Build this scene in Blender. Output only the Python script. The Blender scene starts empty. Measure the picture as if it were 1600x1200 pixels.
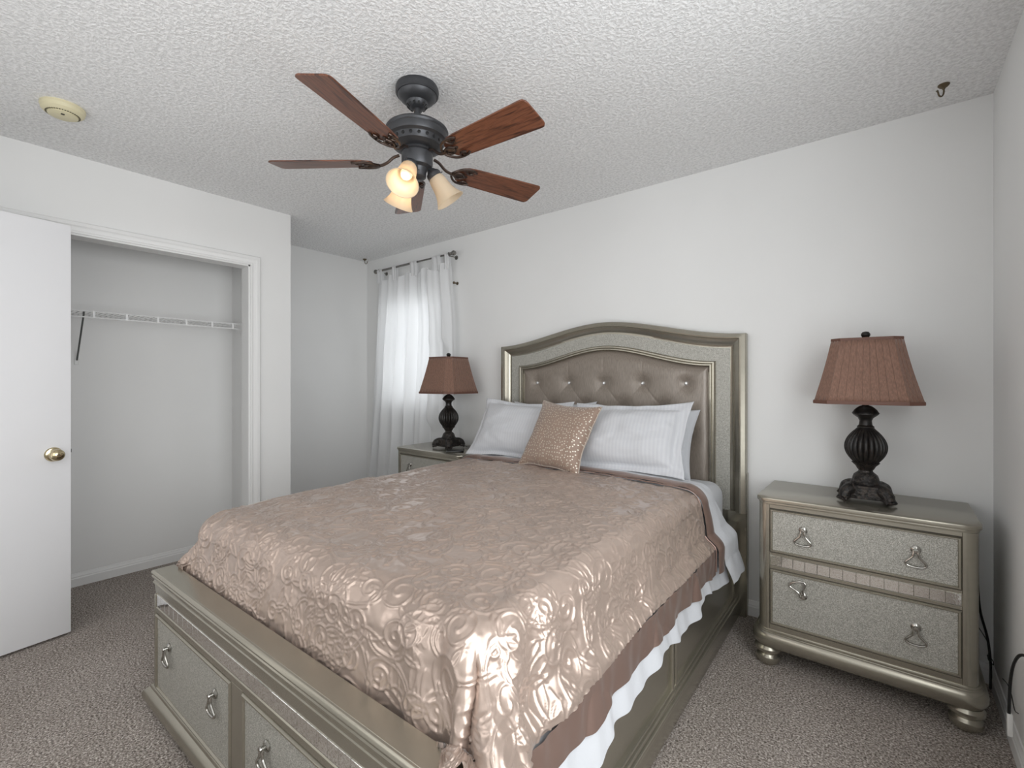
import bpy, bmesh, math, random
import numpy as np
from mathutils import Vector, Matrix

random.seed(7)
rng = np.random.default_rng(11)
S = bpy.context.scene
COL = S.collection
PI = math.pi

# ------------------------------------------------------------------ camera
YAW = math.radians(38.81)
cd = bpy.data.cameras.new('camera')
cam = bpy.data.objects.new('camera', cd)
COL.objects.link(cam)
cam.location = (-0.332, -2.762, 1.252)
cam.rotation_euler = (PI / 2, 0, YAW)
cd.sensor_width = 36
cd.lens = 735 / 1600 * 36
cd.shift_y = -0.0032
cd.clip_start = 0.02
S.camera = cam

# ------------------------------------------------------------------ world, exposure
S.view_settings.view_transform = 'Standard'
S.view_settings.look = 'None'
S.view_settings.gamma = 1
S.view_settings.exposure = 0.15
S.view_settings.use_curve_mapping = False
w = bpy.data.worlds.new('world')
S.world = w
w.use_nodes = True
w.node_tree.nodes['Background'].inputs[0].default_value = (0.93, 0.97, 1.0, 1)
w.node_tree.nodes['Background'].inputs[1].default_value = 1.0


def area(name, loc, rot, sx, sy, power, col):
    l = bpy.data.lights.new(name, 'AREA')
    l.shape = 'RECTANGLE'
    l.size, l.size_y = sx, sy
    l.energy = power
    l.color = col
    o = bpy.data.objects.new(name, l)
    o.location = loc
    o.rotation_euler = rot
    COL.objects.link(o)
    return o


# daylight through the right-wall and curtained windows, plus two added fill lamps
area('daylight_right', (0.14, -2.10, 1.35), (0, PI / 2 - 0.1, 0), 1.5, 1.6, 34, (0.96, 0.985, 1.0))
area('added_fill_rear', (-1.68, -3.27, 1.50), (PI / 2 - 0.05, 0, math.radians(35)), 1.3, 1.3, 9, (1.0, 0.99, 0.975))  # added fill behind the camera, turned toward the far-left corner
area('added_fill_hall', (-2.90, -3.35, 1.15), (PI / 2, 0, math.radians(-4)), 0.7, 1.8, 4.5, (1.0, 0.99, 0.98))  # added fill just outside the doorway, brightens the left side
area('daylight_curtained', (-3.69, 0.14, 1.52), (-PI / 2, 0, 0), 0.7, 0.9, 2.6, (0.97, 0.99, 1.0))


# ------------------------------------------------------------------ materials
def srgb(r, g, b):
    f = lambda c: (c / 255 / 12.92) if c / 255 <= 0.04045 else ((c / 255 + 0.055) / 1.055) ** 2.4
    return (f(r), f(g), f(b), 1)


def mat(name, col, rough=0.5, metal=0.0, spec=0.5, **kw):
    m = bpy.data.materials.new(name)
    m.use_nodes = True
    nt = m.node_tree
    b = nt.nodes['Principled BSDF']
    b.inputs['Base Color'].default_value = col if len(col) == 4 else (*col, 1)
    b.inputs['Roughness'].default_value = rough
    b.inputs['Metallic'].default_value = metal
    b.inputs['Specular IOR Level'].default_value = spec
    for k, v in kw.items():
        b.inputs[k.replace('_', ' ')].default_value = v
    return m


def nd(m, t, **kw):
    n = m.node_tree.nodes.new(t)
    for k, v in kw.items():
        if k in n.inputs:
            n.inputs[k].default_value = v
        else:
            setattr(n, k, v)
    return n


def lk(m, a, b):
    m.node_tree.links.new(a, b)


def bsdf(m):
    return m.node_tree.nodes['Principled BSDF']


def coord(m, kind='Object', scale=(1, 1, 1)):
    t = nd(m, 'ShaderNodeTexCoord')
    mp = nd(m, 'ShaderNodeMapping')
    mp.inputs['Scale'].default_value = scale
    lk(m, t.outputs[kind], mp.inputs[0])
    return mp.outputs[0]


def noise(m, vec, scale, detail=2, rough=0.5, dist=0.0):
    n = nd(m, 'ShaderNodeTexNoise')
    n.inputs['Scale'].default_value = scale
    n.inputs['Detail'].default_value = detail
    n.inputs['Roughness'].default_value = rough
    n.inputs['Distortion'].default_value = dist
    lk(m, vec, n.inputs['Vector'])
    return n.outputs['Fac']


def ramp(m, fac, stops):
    r = nd(m, 'ShaderNodeValToRGB')
    e = r.color_ramp.elements
    while len(e) < len(stops):
        e.new(0.5)
    for i, (p, c) in enumerate(stops):
        e[i].position = p
        e[i].color = c if len(c) == 4 else (*c, 1)
    lk(m, fac, r.inputs[0])
    return r.outputs[0]


def bump(m, h, strength=0.3, dist=0.002):
    b = nd(m, 'ShaderNodeBump')
    b.inputs['Strength'].default_value = strength
    b.inputs['Distance'].default_value = dist
    lk(m, h, b.inputs['Height'])
    lk(m, b.outputs[0], bsdf(m).inputs['Normal'])
    return b


def wall_mat(name, col):
    m = mat(name, col, 0.75, spec=0.25)
    v = coord(m)
    bump(m, noise(m, v, 90, 3), 0.12, 0.0015)
    lk(m, ramp(m, noise(m, v, 1.3, 2), [(0.3, [c * 0.975 for c in col[:3]]), (0.7, [min(1, c * 1.02) for c in col[:3]])]), bsdf(m).inputs['Base Color'])
    return m


M = {}
M['wall'] = wall_mat('wall_paint', srgb(238, 238, 237))
M['trim'] = mat('trim_paint', srgb(236, 236, 235), 0.45)
M['door'] = wall_mat('door_paint', srgb(238, 238, 240))
bsdf(M['door']).inputs['Roughness'].default_value = 0.45

m = M['ceiling'] = mat('ceiling_texture', srgb(222, 222, 222), 0.85, spec=0.15)
v = coord(m)
n1 = noise(m, v, 75, 2, 0.6, 0.3)
hh = ramp(m, n1, [(0.40, (0, 0, 0)), (0.66, (1, 1, 1))])
bump(m, hh, 0.45, 0.005)
lk(m, ramp(m, n1, [(0.3, srgb(218, 218, 218)), (0.6, srgb(246, 246, 246))]), bsdf(m).inputs['Base Color'])

m = M['carpet'] = mat('carpet_pile', srgb(120, 110, 104), 0.95, spec=0.1)
v = coord(m)
f1 = noise(m, v, 150, 3, 0.7, 0.4)
f2 = noise(m, v, 2.2, 3)
c1 = ramp(m, f1, [(0.34, srgb(92, 84, 78)), (0.46, srgb(162, 152, 144)), (0.56, srgb(202, 192, 184)), (0.66, srgb(252, 247, 242))])
mx = nd(m, 'ShaderNodeMix', data_type='RGBA', blend_type='MULTIPLY')
mx.inputs[0].default_value = 1
lk(m, c1, mx.inputs[6])
lk(m, ramp(m, f2, [(0.35, (0.84, 0.83, 0.82)), (0.65, (1, 1, 1))]), mx.inputs[7])
lk(m, mx.outputs[2], bsdf(m).inputs['Base Color'])
bump(m, f1, 0.9, 0.012)


def silver(name, col, rough=0.34, metal=0.62):
    m = mat(name, col, rough, metal, 0.5)
    v = coord(m, scale=(1, 1, 6))
    lk(m, ramp(m, noise(m, v, 9, 3), [(0.3, [c * 0.96 for c in col[:3]]), (0.7, [min(1, c * 1.03) for c in col[:3]])]), bsdf(m).inputs['Base Color'])
    bump(m, noise(m, coord(m), 260, 2), 0.04, 0.001)
    return m


M['silver'] = silver('champagne_silver_paint', srgb(168, 163, 150), 0.26, 0.8)
m = M['glitter'] = mat('sparkle_panel', srgb(158, 157, 150), 0.5, 0.35)
v = coord(m)
g1 = noise(m, v, 430, 2, 0.85)
lk(m, ramp(m, g1, [(0.36, srgb(132, 130, 122)), (0.50, srgb(170, 168, 160)), (0.66, srgb(222, 220, 213))]), bsdf(m).inputs['Base Color'])
bump(m, noise(m, v, 300, 3), 0.35, 0.0015)

m = M['mirror'] = mat('antiqued_mirror', srgb(240, 241, 240), 0.05, 1.0)
v = coord(m)
lk(m, ramp(m, noise(m, v, 260, 2, 0.7), [(0.36, srgb(205, 202, 196)), (0.48, srgb(252, 252, 250))]), bsdf(m).inputs['Base Color'])
bump(m, noise(m, v, 120, 2), 0.12, 0.001)
M['chrome'] = mat('polished_nickel', srgb(178, 176, 170), 0.2, 1.0)
M['crystal'] = mat('crystal', srgb(240, 240, 240), 0.05, 0.75)
M['dark_gap'] = mat('painted_gap_shade', srgb(70, 66, 60), 0.6)  # dark colour standing in for the shade around drawer fronts

m = M['uph'] = mat('taupe_faux_leather', srgb(138, 127, 116), 0.36, 0.18, 0.6, Coat_Weight=0.15)
v = coord(m, scale=(90, 90, 7))
lk(m, ramp(m, noise(m, v, 4, 3), [(0.3, srgb(124, 114, 104)), (0.7, srgb(148, 137, 126))]), bsdf(m).inputs['Base Color'])
bump(m, noise(m, v, 6, 2), 0.15, 0.001)


def satin(name, col, rough=0.36, hi=None):
    m = mat(name, col, rough, 0.5, 0.6, Sheen_Weight=0.25, Sheen_Roughness=0.35)
    bsdf(m).inputs['Sheen Tint'].default_value = (1.0, 0.95, 0.93, 1)
    v = coord(m, 'UV')
    lk(m, ramp(m, noise(m, v, 3.0, 3), [(0.3, [c * 0.93 for c in col[:3]]), (0.7, [min(1, c * 1.06) for c in col[:3]])]), bsdf(m).inputs['Base Color'])
    bump(m, noise(m, v, 700, 2), 0.12, 0.0006)
    return m


M['satin'] = satin('dusty_rose_satin', srgb(184, 165, 153), 0.28)
M['satin_border'] = satin('mauve_satin_border', srgb(142, 118, 108), 0.38)

m = M['cotton'] = mat('white_cotton', srgb(206, 208, 212), 0.8, spec=0.2, Sheen_Weight=0.2)
v = coord(m)
bump(m, noise(m, v, 26, 3, 0.55, 0.6), 0.35, 0.006)
m = M['stripe'] = mat('white_striped_sateen', srgb(236, 236, 238), 0.7, spec=0.3, Sheen_Weight=0.2)
v = coord(m, 'UV')
wv = nd(m, 'ShaderNodeTexWave', wave_type='BANDS', bands_direction='X')
wv.inputs['Scale'].default_value = 16
lk(m, v, wv.inputs['Vector'])
lk(m, ramp(m, wv.outputs['Fac'], [(0.42, srgb(204, 205, 209)), (0.58, srgb(209, 210, 213))]), bsdf(m).inputs['Base Color'])
bump(m, noise(m, coord(m), 17, 3, 0.5, 0.8), 0.35, 0.006)

m = M['dots'] = mat('taupe_sequin_fabric', srgb(150, 126, 110), 0.5, 0.15, Sheen_Weight=0.3)
v = coord(m, 'UV', scale=(62, 56, 60))
vo = nd(m, 'ShaderNodeTexVoronoi', feature='F1', voronoi_dimensions='2D')
vo.inputs['Randomness'].default_value = 0.7
vo.inputs['Scale'].default_value = 1.0
lk(m, v, vo.inputs['Vector'])
dm = ramp(m, vo.outputs['Distance'], [(0.15, (1, 1, 1)), (0.22, (0, 0, 0))])
mx = nd(m, 'ShaderNodeMix', data_type='RGBA')
lk(m, dm, mx.inputs[0])
mx.inputs[6].default_value = srgb(150, 127, 112)
mx.inputs[7].default_value = srgb(232, 226, 212)
lk(m, mx.outputs[2], bsdf(m).inputs['Base Color'])
lk(m, dm, bsdf(m).inputs['Metallic'])
bump(m, dm, 0.3, 0.001)
M['piping'] = mat('silver_piping', srgb(196, 184, 172), 0.4, 0.3)

m = M['curtain'] = mat('sheer_white_cotton', srgb(246, 246, 246), 0.8, spec=0.1)
tr = nd(m, 'ShaderNodeBsdfTranslucent')
tr.inputs[0].default_value = srgb(240, 242, 244)
ms = nd(m, 'ShaderNodeMixShader')
ms.inputs[0].default_value = 0.35
lk(m, bsdf(m).outputs[0], ms.inputs[1])
lk(m, tr.outputs[0], ms.inputs[2])
tp = nd(m, 'ShaderNodeBsdfTransparent')
ms2 = nd(m, 'ShaderNodeMixShader')
ms2.inputs[0].default_value = 0.05
lk(m, ms.outputs[0], ms2.inputs[1])
lk(m, tp.outputs[0], ms2.inputs[2])
lk(m, ms2.outputs[0], m.node_tree.nodes['Material Output'].inputs[0])

m = M['walnut'] = mat('walnut_blade', srgb(92, 52, 34), 0.38, spec=0.5, Coat_Weight=0.25, Coat_Roughness=0.3)
v = coord(m, scale=(2.0, 22, 22))
wn = noise(m, v, 2.6, 5, 0.62, 0.7)
lk(m, ramp(m, wn, [(0.34, srgb(46, 24, 15)), (0.45, srgb(96, 55, 36)), (0.55, srgb(124, 76, 52)), (0.66, srgb(72, 39, 25))]), bsdf(m).inputs['Base Color'])
M['fan_metal'] = mat('dark_bronze_metal', srgb(76, 77, 80), 0.42, 0.6)
M['iron'] = mat('antique_iron', srgb(84, 72, 66), 0.3, 0.85)
m = M['blackcarved'] = mat('black_carved_resin', srgb(34, 31, 30), 0.38, 0.25)
v = coord(m)
lk(m, ramp(m, noise(m, v, 60, 3), [(0.45, srgb(28, 26, 25)), (0.8, srgb(58, 50, 45))]), bsdf(m).inputs['Base Color'])
m = M['blackornate'] = mat('black_ornate_resin', srgb(36, 33, 31), 0.42, 0.25)
v = coord(m)
lk(m, ramp(m, noise(m, v, 90, 3), [(0.45, srgb(26, 24, 23)), (0.75, srgb(74, 64, 58))]), bsdf(m).inputs['Base Color'])
bump(m, noise(m, v, 75, 2, 0.6, 1.0), 0.9, 0.006)
m = M['shade'] = mat('brown_pleated_silk', srgb(122, 90, 74), 0.6, 0.0, 0.3, Sheen_Weight=0.3)
v = coord(m, scale=(1, 1, 0.06))
lk(m, ramp(m, noise(m, v, 300, 2), [(0.3, srgb(112, 84, 70)), (0.7, srgb(140, 106, 90))]), bsdf(m).inputs['Base Color'])
M['shade_trim'] = mat('brown_shade_trim', srgb(104, 72, 60), 0.6)
M['glow'] = mat('alabaster_glass', srgb(236, 224, 204), 0.35, 0, 0.5)
m = M['glow']
tr = nd(m, 'ShaderNodeBsdfTranslucent')
tr.inputs[0].default_value = srgb(255, 240, 216)
ms = nd(m, 'ShaderNodeMixShader')
ms.inputs[0].default_value = 0.5
lk(m, bsdf(m).outputs[0], ms.inputs[1])
lk(m, tr.outputs[0], ms.inputs[2])
lk(m, ms.outputs[0], m.node_tree.nodes['Material Output'].inputs[0])
M['bulb_lit'] = mat('lit_bulb', srgb(255, 240, 215), 0.4)
bsdf(M['bulb_lit']).inputs['Emission Color'].default_value = (1, 0.78, 0.5, 1)
bsdf(M['bulb_lit']).inputs['Emission Strength'].default_value = 0.6
M['bulb_off'] = mat('unlit_bulb', srgb(240, 238, 232), 0.3)
M['brass'] = mat('satin_brass', srgb(196, 182, 150), 0.14, 1.0)
M['rod'] = mat('brushed_steel', srgb(140, 138, 134), 0.25, 1.0)
M['bronze'] = mat('old_bronze', srgb(104, 92, 74), 0.4, 0.8)
M['black'] = mat('black_plastic', srgb(22, 22, 23), 0.35)
M['black_rubber'] = mat('black_rubber', srgb(20, 20, 21), 0.5)
M['plastic'] = mat('yellowed_plastic', srgb(222, 214, 180), 0.45)
M['vent_dark'] = mat('slot_shadow_plastic', srgb(70, 66, 50), 0.6)
M['wire'] = mat('white_coated_wire', srgb(232, 232, 232), 0.35)
M['strut'] = mat('grey_steel_strut', srgb(104, 106, 104), 0.4, 0.4)
M['white_plastic'] = mat('white_plastic', srgb(230, 230, 228), 0.35)
m = M['glass'] = mat('window_glass', (1, 1, 1, 1), 0.0, 0, 0.5)
gl = nd(m, 'ShaderNodeBsdfGlossy')
gl.inputs['Roughness'].default_value = 0.02
tp = nd(m, 'ShaderNodeBsdfTransparent')
ms = nd(m, 'ShaderNodeMixShader')
ms.inputs[0].default_value = 0.05
lk(m, tp.outputs[0], ms.inputs[1])
lk(m, gl.outputs[0], ms.inputs[2])
lk(m, ms.outputs[0], m.node_tree.nodes['Material Output'].inputs[0])


# ------------------------------------------------------------------ helpers
def thing(name, label, cat, loc=(0, 0, 0), rotz=0, group=None):
    o = bpy.data.objects.new(name, None)
    o.empty_display_size = 0.1
    COL.objects.link(o)
    o.location = loc
    o.rotation_euler = (0, 0, rotz)
    o['label'] = label
    o['category'] = cat
    if group:
        o['group'] = group
    return o


def tag(o, label, cat, group=None):
    o['label'] = label
    o['category'] = cat
    if group:
        o['group'] = group
    return o


def obj(name, bm, m, parent=None, smooth=True, angle=35, loc=None, label=None):
    me = bpy.data.meshes.new(name)
    if isinstance(bm, bmesh.types.BMesh):
        bmesh.ops.recalc_face_normals(bm, faces=bm.faces)
        bm.to_mesh(me)
        bm.free()
    else:
        vs, fs = bm[0], bm[1]
        me.from_pydata([tuple(p) for p in vs], [], [tuple(f) for f in fs])
        if len(bm) > 2:
            uvl = me.uv_layers.new(name='UVMap')
            uv = np.asarray(bm[2], float)
            idx = np.zeros(len(me.loops), dtype=np.int64)
            me.loops.foreach_get('vertex_index', idx)
            uvl.data.foreach_set('uv', uv[idx].astype(np.float32).ravel())
    if smooth:
        me.shade_smooth()
        if angle is not None:
            me.set_sharp_from_angle(angle=math.radians(angle))
    ms_ = m if isinstance(m, (list, tuple)) else [m]
    for q in ms_:
        me.materials.append(q)
    o = bpy.data.objects.new(name, me)
    COL.objects.link(o)
    if parent is not None:
        o.parent = parent
    if loc is not None:
        o.location = loc
    if label:
        o['label'] = label
    return o


def struct(name, bm, m, parent=None, **kw):
    o = obj(name, bm, m, parent, **kw)
    if parent is None:
        o['kind'] = 'structure'
    return o


def B():
    return bmesh.new()


def box(bm, x0, x1, y0, y1, z0, z1, bev=0.0, seg=2, mtx=None, mi=0):
    r = bmesh.ops.create_cube(bm, size=1)
    vs = r['verts']
    for v_ in vs:
        v_.co = Vector(((x0 + x1) / 2 + v_.co.x * (x1 - x0), (y0 + y1) / 2 + v_.co.y * (y1 - y0), (z0 + z1) / 2 + v_.co.z * (z1 - z0)))
        if mtx is not None:
            v_.co = mtx @ v_.co
    fs = set(f for v_ in vs for f in v_.link_faces)
    if mi:
        for f in fs:
            f.material_index = mi
    if bev > 0:
        es = list(set(e for v_ in vs for e in v_.link_edges))
        bmesh.ops.bevel(bm, geom=es, offset=bev, segments=seg, affect='EDGES', profile=0.5)


def lathe(bm, prof, cx=0, cy=0, seg=32, mtx=None, flute=None, caps=True):
    """prof: list of (r, z) from one end to the other."""
    rings = []
    for (r, z) in prof:
        ring = []
        for i in range(seg):
            a = 2 * PI * i / seg
            rr = r
            if flute:
                rr = r * flute(a, z)
            p = Vector((cx + rr * math.cos(a), cy + rr * math.sin(a), z))
            if mtx is not None:
                p = mtx @ p
            ring.append(bm.verts.new(p))
        rings.append(ring)
    for j in range(len(rings) - 1):
        for i in range(seg):
            k = (i + 1) % seg
            bm.faces.new((rings[j][i], rings[j][k], rings[j + 1][k], rings[j + 1][i]))
    if caps:
        if prof[0][0] > 1e-5:
            bm.faces.new(rings[0][::-1])
        if prof[-1][0] > 1e-5:
            bm.faces.new(rings[-1])
    bmesh.ops.remove_doubles(bm, verts=[v_ for r_ in (rings[0], rings[-1]) for v_ in r_], dist=1e-6)


def tube(bm, pts, r, seg=8, closed=False, radii=None):
    pts = [Vector(p) for p in pts]
    n = len(pts)
    rings = []
    up = None
    for i in range(n):
        if closed:
            t = pts[(i + 1) % n] - pts[i - 1]
        else:
            t = pts[min(i + 1, n - 1)] - pts[max(i - 1, 0)]
        t.normalize()
        if up is None:
            up = Vector((0, 0, 1)) if abs(t.z) < 0.9 else Vector((1, 0, 0))
        u = t.cross(up)
        if u.length < 1e-4:
            u = t.cross(Vector((0.3, 1, 0.2)))
        u.normalize()
        v_ = u.cross(t).normalized()
        up = v_
        rr = radii[i] if radii else r
        rings.append([bm.verts.new(pts[i] + (u * math.cos(2 * PI * k / seg) + v_ * math.sin(2 * PI * k / seg)) * rr) for k in range(seg)])
    m_ = n if closed else n - 1
    for j in range(m_):
        a, b = rings[j], rings[(j + 1) % n]
        for k in range(seg):
            l = (k + 1) % seg
            bm.faces.new((a[k], a[l], b[l], b[k]))
    if not closed:
        bm.faces.new(rings[0][::-1])
        bm.faces.new(rings[-1])


def spline(pts, n=8):
    """Catmull-Rom through points."""
    P_ = [Vector(p) for p in pts]
    P_ = [P_[0] * 2 - P_[1]] + P_ + [P_[-1] * 2 - P_[-2]]
    out = []
    for i in range(1, len(P_) - 2):
        for k in range(n):
            t = k / n
            a, b, c, d = P_[i - 1], P_[i], P_[i + 1], P_[i + 2]
            out.append(0.5 * ((2 * b) + (c - a) * t + (2 * a - 5 * b + 4 * c - d) * t * t + (3 * b - a - 3 * c + d) * t ** 3))
    out.append(P_[-2])
    return out


def sweep_profile(bm, path, prof, closed=False):
    """path: list of (x,y) plan points with mitred corners; prof: list of (out, z). 'out' is to the right of travel."""
    n = len(path)
    P_ = [Vector((p[0], p[1])) for p in path]
    rings = []
    for i in range(n):
        if closed or 0 < i < n - 1:
            d0 = (P_[i] - P_[i - 1]).normalized()
            d1 = (P_[(i + 1) % n] - P_[i]).normalized()
        elif i == 0:
            d0 = d1 = (P_[1] - P_[0]).normalized()
        else:
            d0 = d1 = (P_[-1] - P_[-2]).normalized()
        n0 = Vector((d0.y, -d0.x))
        n1 = Vector((d1.y, -d1.x))
        nn = (n0 + n1)
        nn = nn / max(1e-6, nn.dot(n0))
        rings.append([bm.verts.new((P_[i].x + nn.x * o_, P_[i].y + nn.y * o_, z)) for (o_, z) in prof])
    m_ = n if closed else n - 1
    for j in range(m_):
        a, b = rings[j], rings[(j + 1) % n]
        for k in range(len(prof) - 1):
            bm.faces.new((a[k], b[k], b[k + 1], a[k + 1]))
    if not closed:
        for r_ in (rings[0], rings[-1]):
            try:
                bm.faces.new(r_)
            except ValueError:
                pass


def prism(bm, outline, z0, z1, bev=0.0, seg=2):
    """outline: list of (x,y)."""
    a = [bm.verts.new((p[0], p[1], z0)) for p in outline]
    b = [bm.verts.new((p[0], p[1], z1)) for p in outline]
    n = len(outline)
    fs = [bm.faces.new(a[::-1]), bm.faces.new(b)]
    for i in range(n):
        k = (i + 1) % n
        fs.append(bm.faces.new((a[i], a[k], b[k], b[i])))
    if bev > 0:
        es = [e for e in set(e for v_ in b for e in v_.link_edges) if e.verts[0] in b and e.verts[1] in b]
        es += [e for e in set(e for v_ in a for e in v_.link_edges) if e.verts[0] in a and e.verts[1] in a]
        bmesh.ops.bevel(bm, geom=es, offset=bev, segments=seg, affect='EDGES', profile=0.5)


def grid(fn, nu, nv, uvfn=None):
    """fn(U,V arrays)->(n,3); returns verts, faces, uvs."""
    u = np.linspace(0, 1, nu)
    v_ = np.linspace(0, 1, nv)
    U, V = np.meshgrid(u, v_)
    U, V = U.ravel(), V.ravel()
    P_ = fn(U, V)
    i = np.arange(nu - 1)
    j = np.arange(nv - 1)
    I, J = np.meshgrid(i, j)
    a = (J * nu + I).ravel()
    F_ = np.stack([a, a + 1, a + nu + 1, a + nu], 1)
    uv = np.stack([U, V], 1) if uvfn is None else uvfn(U, V)
    return P_, F_, uv


def fast_grid_obj(name, P_, nu, nv, uv, m, parent=None):
    me = bpy.data.meshes.new(name)
    me.vertices.add(len(P_))
    me.vertices.foreach_set('co', P_.astype(np.float32).ravel())
    i = np.arange(nu - 1)
    j = np.arange(nv - 1)
    I, J = np.meshgrid(i, j)
    a = (J * nu + I).ravel()
    F_ = np.stack([a, a + 1, a + nu + 1, a + nu], 1).astype(np.int32)
    nf = len(F_)
    me.loops.add(nf * 4)
    me.loops.foreach_set('vertex_index', F_.ravel())
    me.polygons.add(nf)
    me.polygons.foreach_set('loop_start', np.arange(0, nf * 4, 4, dtype=np.int32))
    me.update(calc_edges=True)
    l = me.uv_layers.new(name='UVMap')
    l.data.foreach_set('uv', uv[F_.ravel()].astype(np.float32).ravel())
    me.shade_smooth()
    me.materials.append(m)
    me.validate()
    o = bpy.data.objects.new(name, me)
    COL.objects.link(o)
    if parent is not None:
        o.parent = parent
    return o


def solid(o, t, offset=-1):
    md = o.modifiers.new('thickness', 'SOLIDIFY')
    md.thickness = t
    md.offset = offset
    return o


_tabs = {}


def vn(x, y, f, seed=0):
    """smooth value noise, -1..1"""
    if seed not in _tabs:
        _tabs[seed] = np.random.default_rng(seed + 100).uniform(-1, 1, (256, 256))
    T = _tabs[seed]
    x = np.asarray(x) * f + 37.3
    y = np.asarray(y) * f + 91.7
    xi = np.floor(x).astype(int)
    yi = np.floor(y).astype(int)
    a = x - xi
    b = y - yi
    a = a * a * (3 - 2 * a)
    b = b * b * (3 - 2 * b)
    g = lambda i_, j_: T[i_ % 256, j_ % 256]
    return (g(xi, yi) * (1 - a) + g(xi + 1, yi) * a) * (1 - b) + (g(xi, yi + 1) * (1 - a) + g(xi + 1, yi + 1) * a) * b


def sstep(x, a, b):
    t = np.clip((np.asarray(x, float) - a) / (b - a), 0, 1)
    return t * t * (3 - 2 * t)


# ================================================================== ROOM
H = 2.44
YB = -3.12
XL = -4.42
XC = -3.69
bm = B()
box(bm, XL - 0.12, 0.12, -4.4, 0.12, -0.06, 0)
struct('floor', bm, M['carpet'], smooth=False)
bm = B()
box(bm, XL - 0.12, 0.12, -4.4, 0.12, H, H + 0.06)
struct('ceiling', bm, M['ceiling'], smooth=False)

# back wall (headboard wall) with the curtained window hole
WX0, WX1, WZ0, WZ1 = -4.06, -3.32, 1.04, 1.99
bm = B()
box(bm, XL - 0.12, WX0, 0, 0.12, 0, H)
box(bm, WX1, 0.12, 0, 0.12, 0, H)
box(bm, WX0, WX1, 0, 0.12, 0, WZ0)
box(bm, WX0, WX1, 0, 0.12, WZ1, H)
struct('wall_back', bm, M['wall'], smooth=False)
# right wall with a window outside the frame
RY0, RY1, RZ0, RZ1 = -2.95, -1.25, 0.55, 2.15
bm = B()
box(bm, 0, 0.12, -4.4, RY0, 0, H)
box(bm, 0, 0.12, RY1, 0, 0, H)
box(bm, 0, 0.12, RY0, RY1, 0, RZ0)
box(bm, 0, 0.12, RY0, RY1, RZ1, H)
struct('wall_right', bm, M['wall'], smooth=False)
# far left wall
bm = B()
box(bm, XL - 0.12, XL, -4.4, 0, 0, H)
struct('wall_left', bm, M['wall'], smooth=False)
# closet: front wall with opening, side return, back lining
CY1 = -1.40
CY0 = -2.98
bm = B()
box(bm, XC - 0.10, XC, CY1, -1.125, 0, H)
box(bm, XC - 0.10, XC, YB, CY0, 0, H)
box(bm, XC - 0.10, XC, CY0, CY1, 2.035, H)
box(bm, XL, XC - 0.10, -1.32, -1.125, 0, H)
struct('wall_closet', bm, M['wall'], smooth=False)
bm = B()
box(bm, XL, -4.2, YB, -1.32, 0, H)
struct('wall_closet_rear', bm, M['wall'], smooth=False)
# entry wall behind the camera with door opening and an added, unseen window
DX0, DX1 = -3.365, -2.545
NX0, NX1, NZ0, NZ1 = -2.45, -0.9, 0.8, 2.15
bm = B()
box(bm, XL, DX0, YB - 0.12, YB, 0, H)
box(bm, DX0, DX1, YB - 0.12, YB, 2.05, H)
box(bm, DX1, NX0, YB - 0.12, YB, 0, H)
box(bm, NX1, 0, YB - 0.12, YB, 0, H)
box(bm, NX0, NX1, YB - 0.12, YB, 0, NZ0)
box(bm, NX0, NX1, YB - 0.12, YB, NZ1, H)
struct('wall_front', bm, M['wall'], smooth=False)
bm = B()
box(bm, XL, -2.3, -4.4, -4.28, 0, H)
box(bm, -2.42, -2.3, -4.28, YB - 0.12, 0, H)
struct('wall_hallway', bm, M['wall'], smooth=False)


def baseboard(name, path):
    b_ = B()
    prof = [(0, 0), (0.013, 0), (0.013, 0.048), (0.010, 0.054), (0.010, 0.060), (0.006, 0.068), (0.004, 0.078), (0, 0.080)]
    sweep_profile(b_, path, prof)
    return struct(name, b_, M['trim'], angle=25)


baseboard('baseboard_back', [(XL, 0), (0, 0)])
baseboard('baseboard_right', [(0, 0), (0, YB)])
baseboard('baseboard_left', [(XL, -1.125), (XL, 0)])
baseboard('baseboard_closet', [(-4.2, YB), (-4.2, -1.32)])
baseboard('baseboard_closet_front', [(XC, -1.343), (XC, -1.125)])


# casing round the closet opening (x = XC plane, facing +x)
def casing(bm, y0, y1, zt, x, wdt=0.062):
    """three-step moulding swept up, across and down around an opening"""
    steps = [(0.0, 0.0), (0.0, 0.012), (0.010, 0.014), (0.014, 0.010), (0.030, 0.012), (0.040, 0.018), (0.056, 0.019), (wdt, 0.012), (wdt, 0.0)]
    path = [(y0, 0, -1, 0), (y0, zt, -1, 1), (y1, zt, 1, 1), (y1, 0, 1, 0)]
    rings = []
    for (y, z, sy, sz) in path:
        rings.append([bm.verts.new((x + d, y + sy * o_, z + sz * o_)) for (o_, d) in steps])
    for a, b in zip(rings[:-1], rings[1:]):
        for k in range(len(steps) - 1):
            bm.faces.new((a[k], a[k + 1], b[k + 1], b[k]))


bm = B()
casing(bm, CY0, CY1 + 0.0, 2.031, XC)
# jamb lining
box(bm, XC - 0.105, XC + 0.004, CY1 - 0.012, CY1 + 0.004, 0, 2.031, 0.001, 1)
box(bm, XC - 0.105, XC + 0.004, CY0 - 0.004, CY0 + 0.012, 0, 2.031, 0.001, 1)
box(bm, XC - 0.105, XC + 0.004, CY0, CY1, 2.020, 2.035, 0.001, 1)
struct('trim_1', bm, M['trim'], angle=25)

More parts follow.
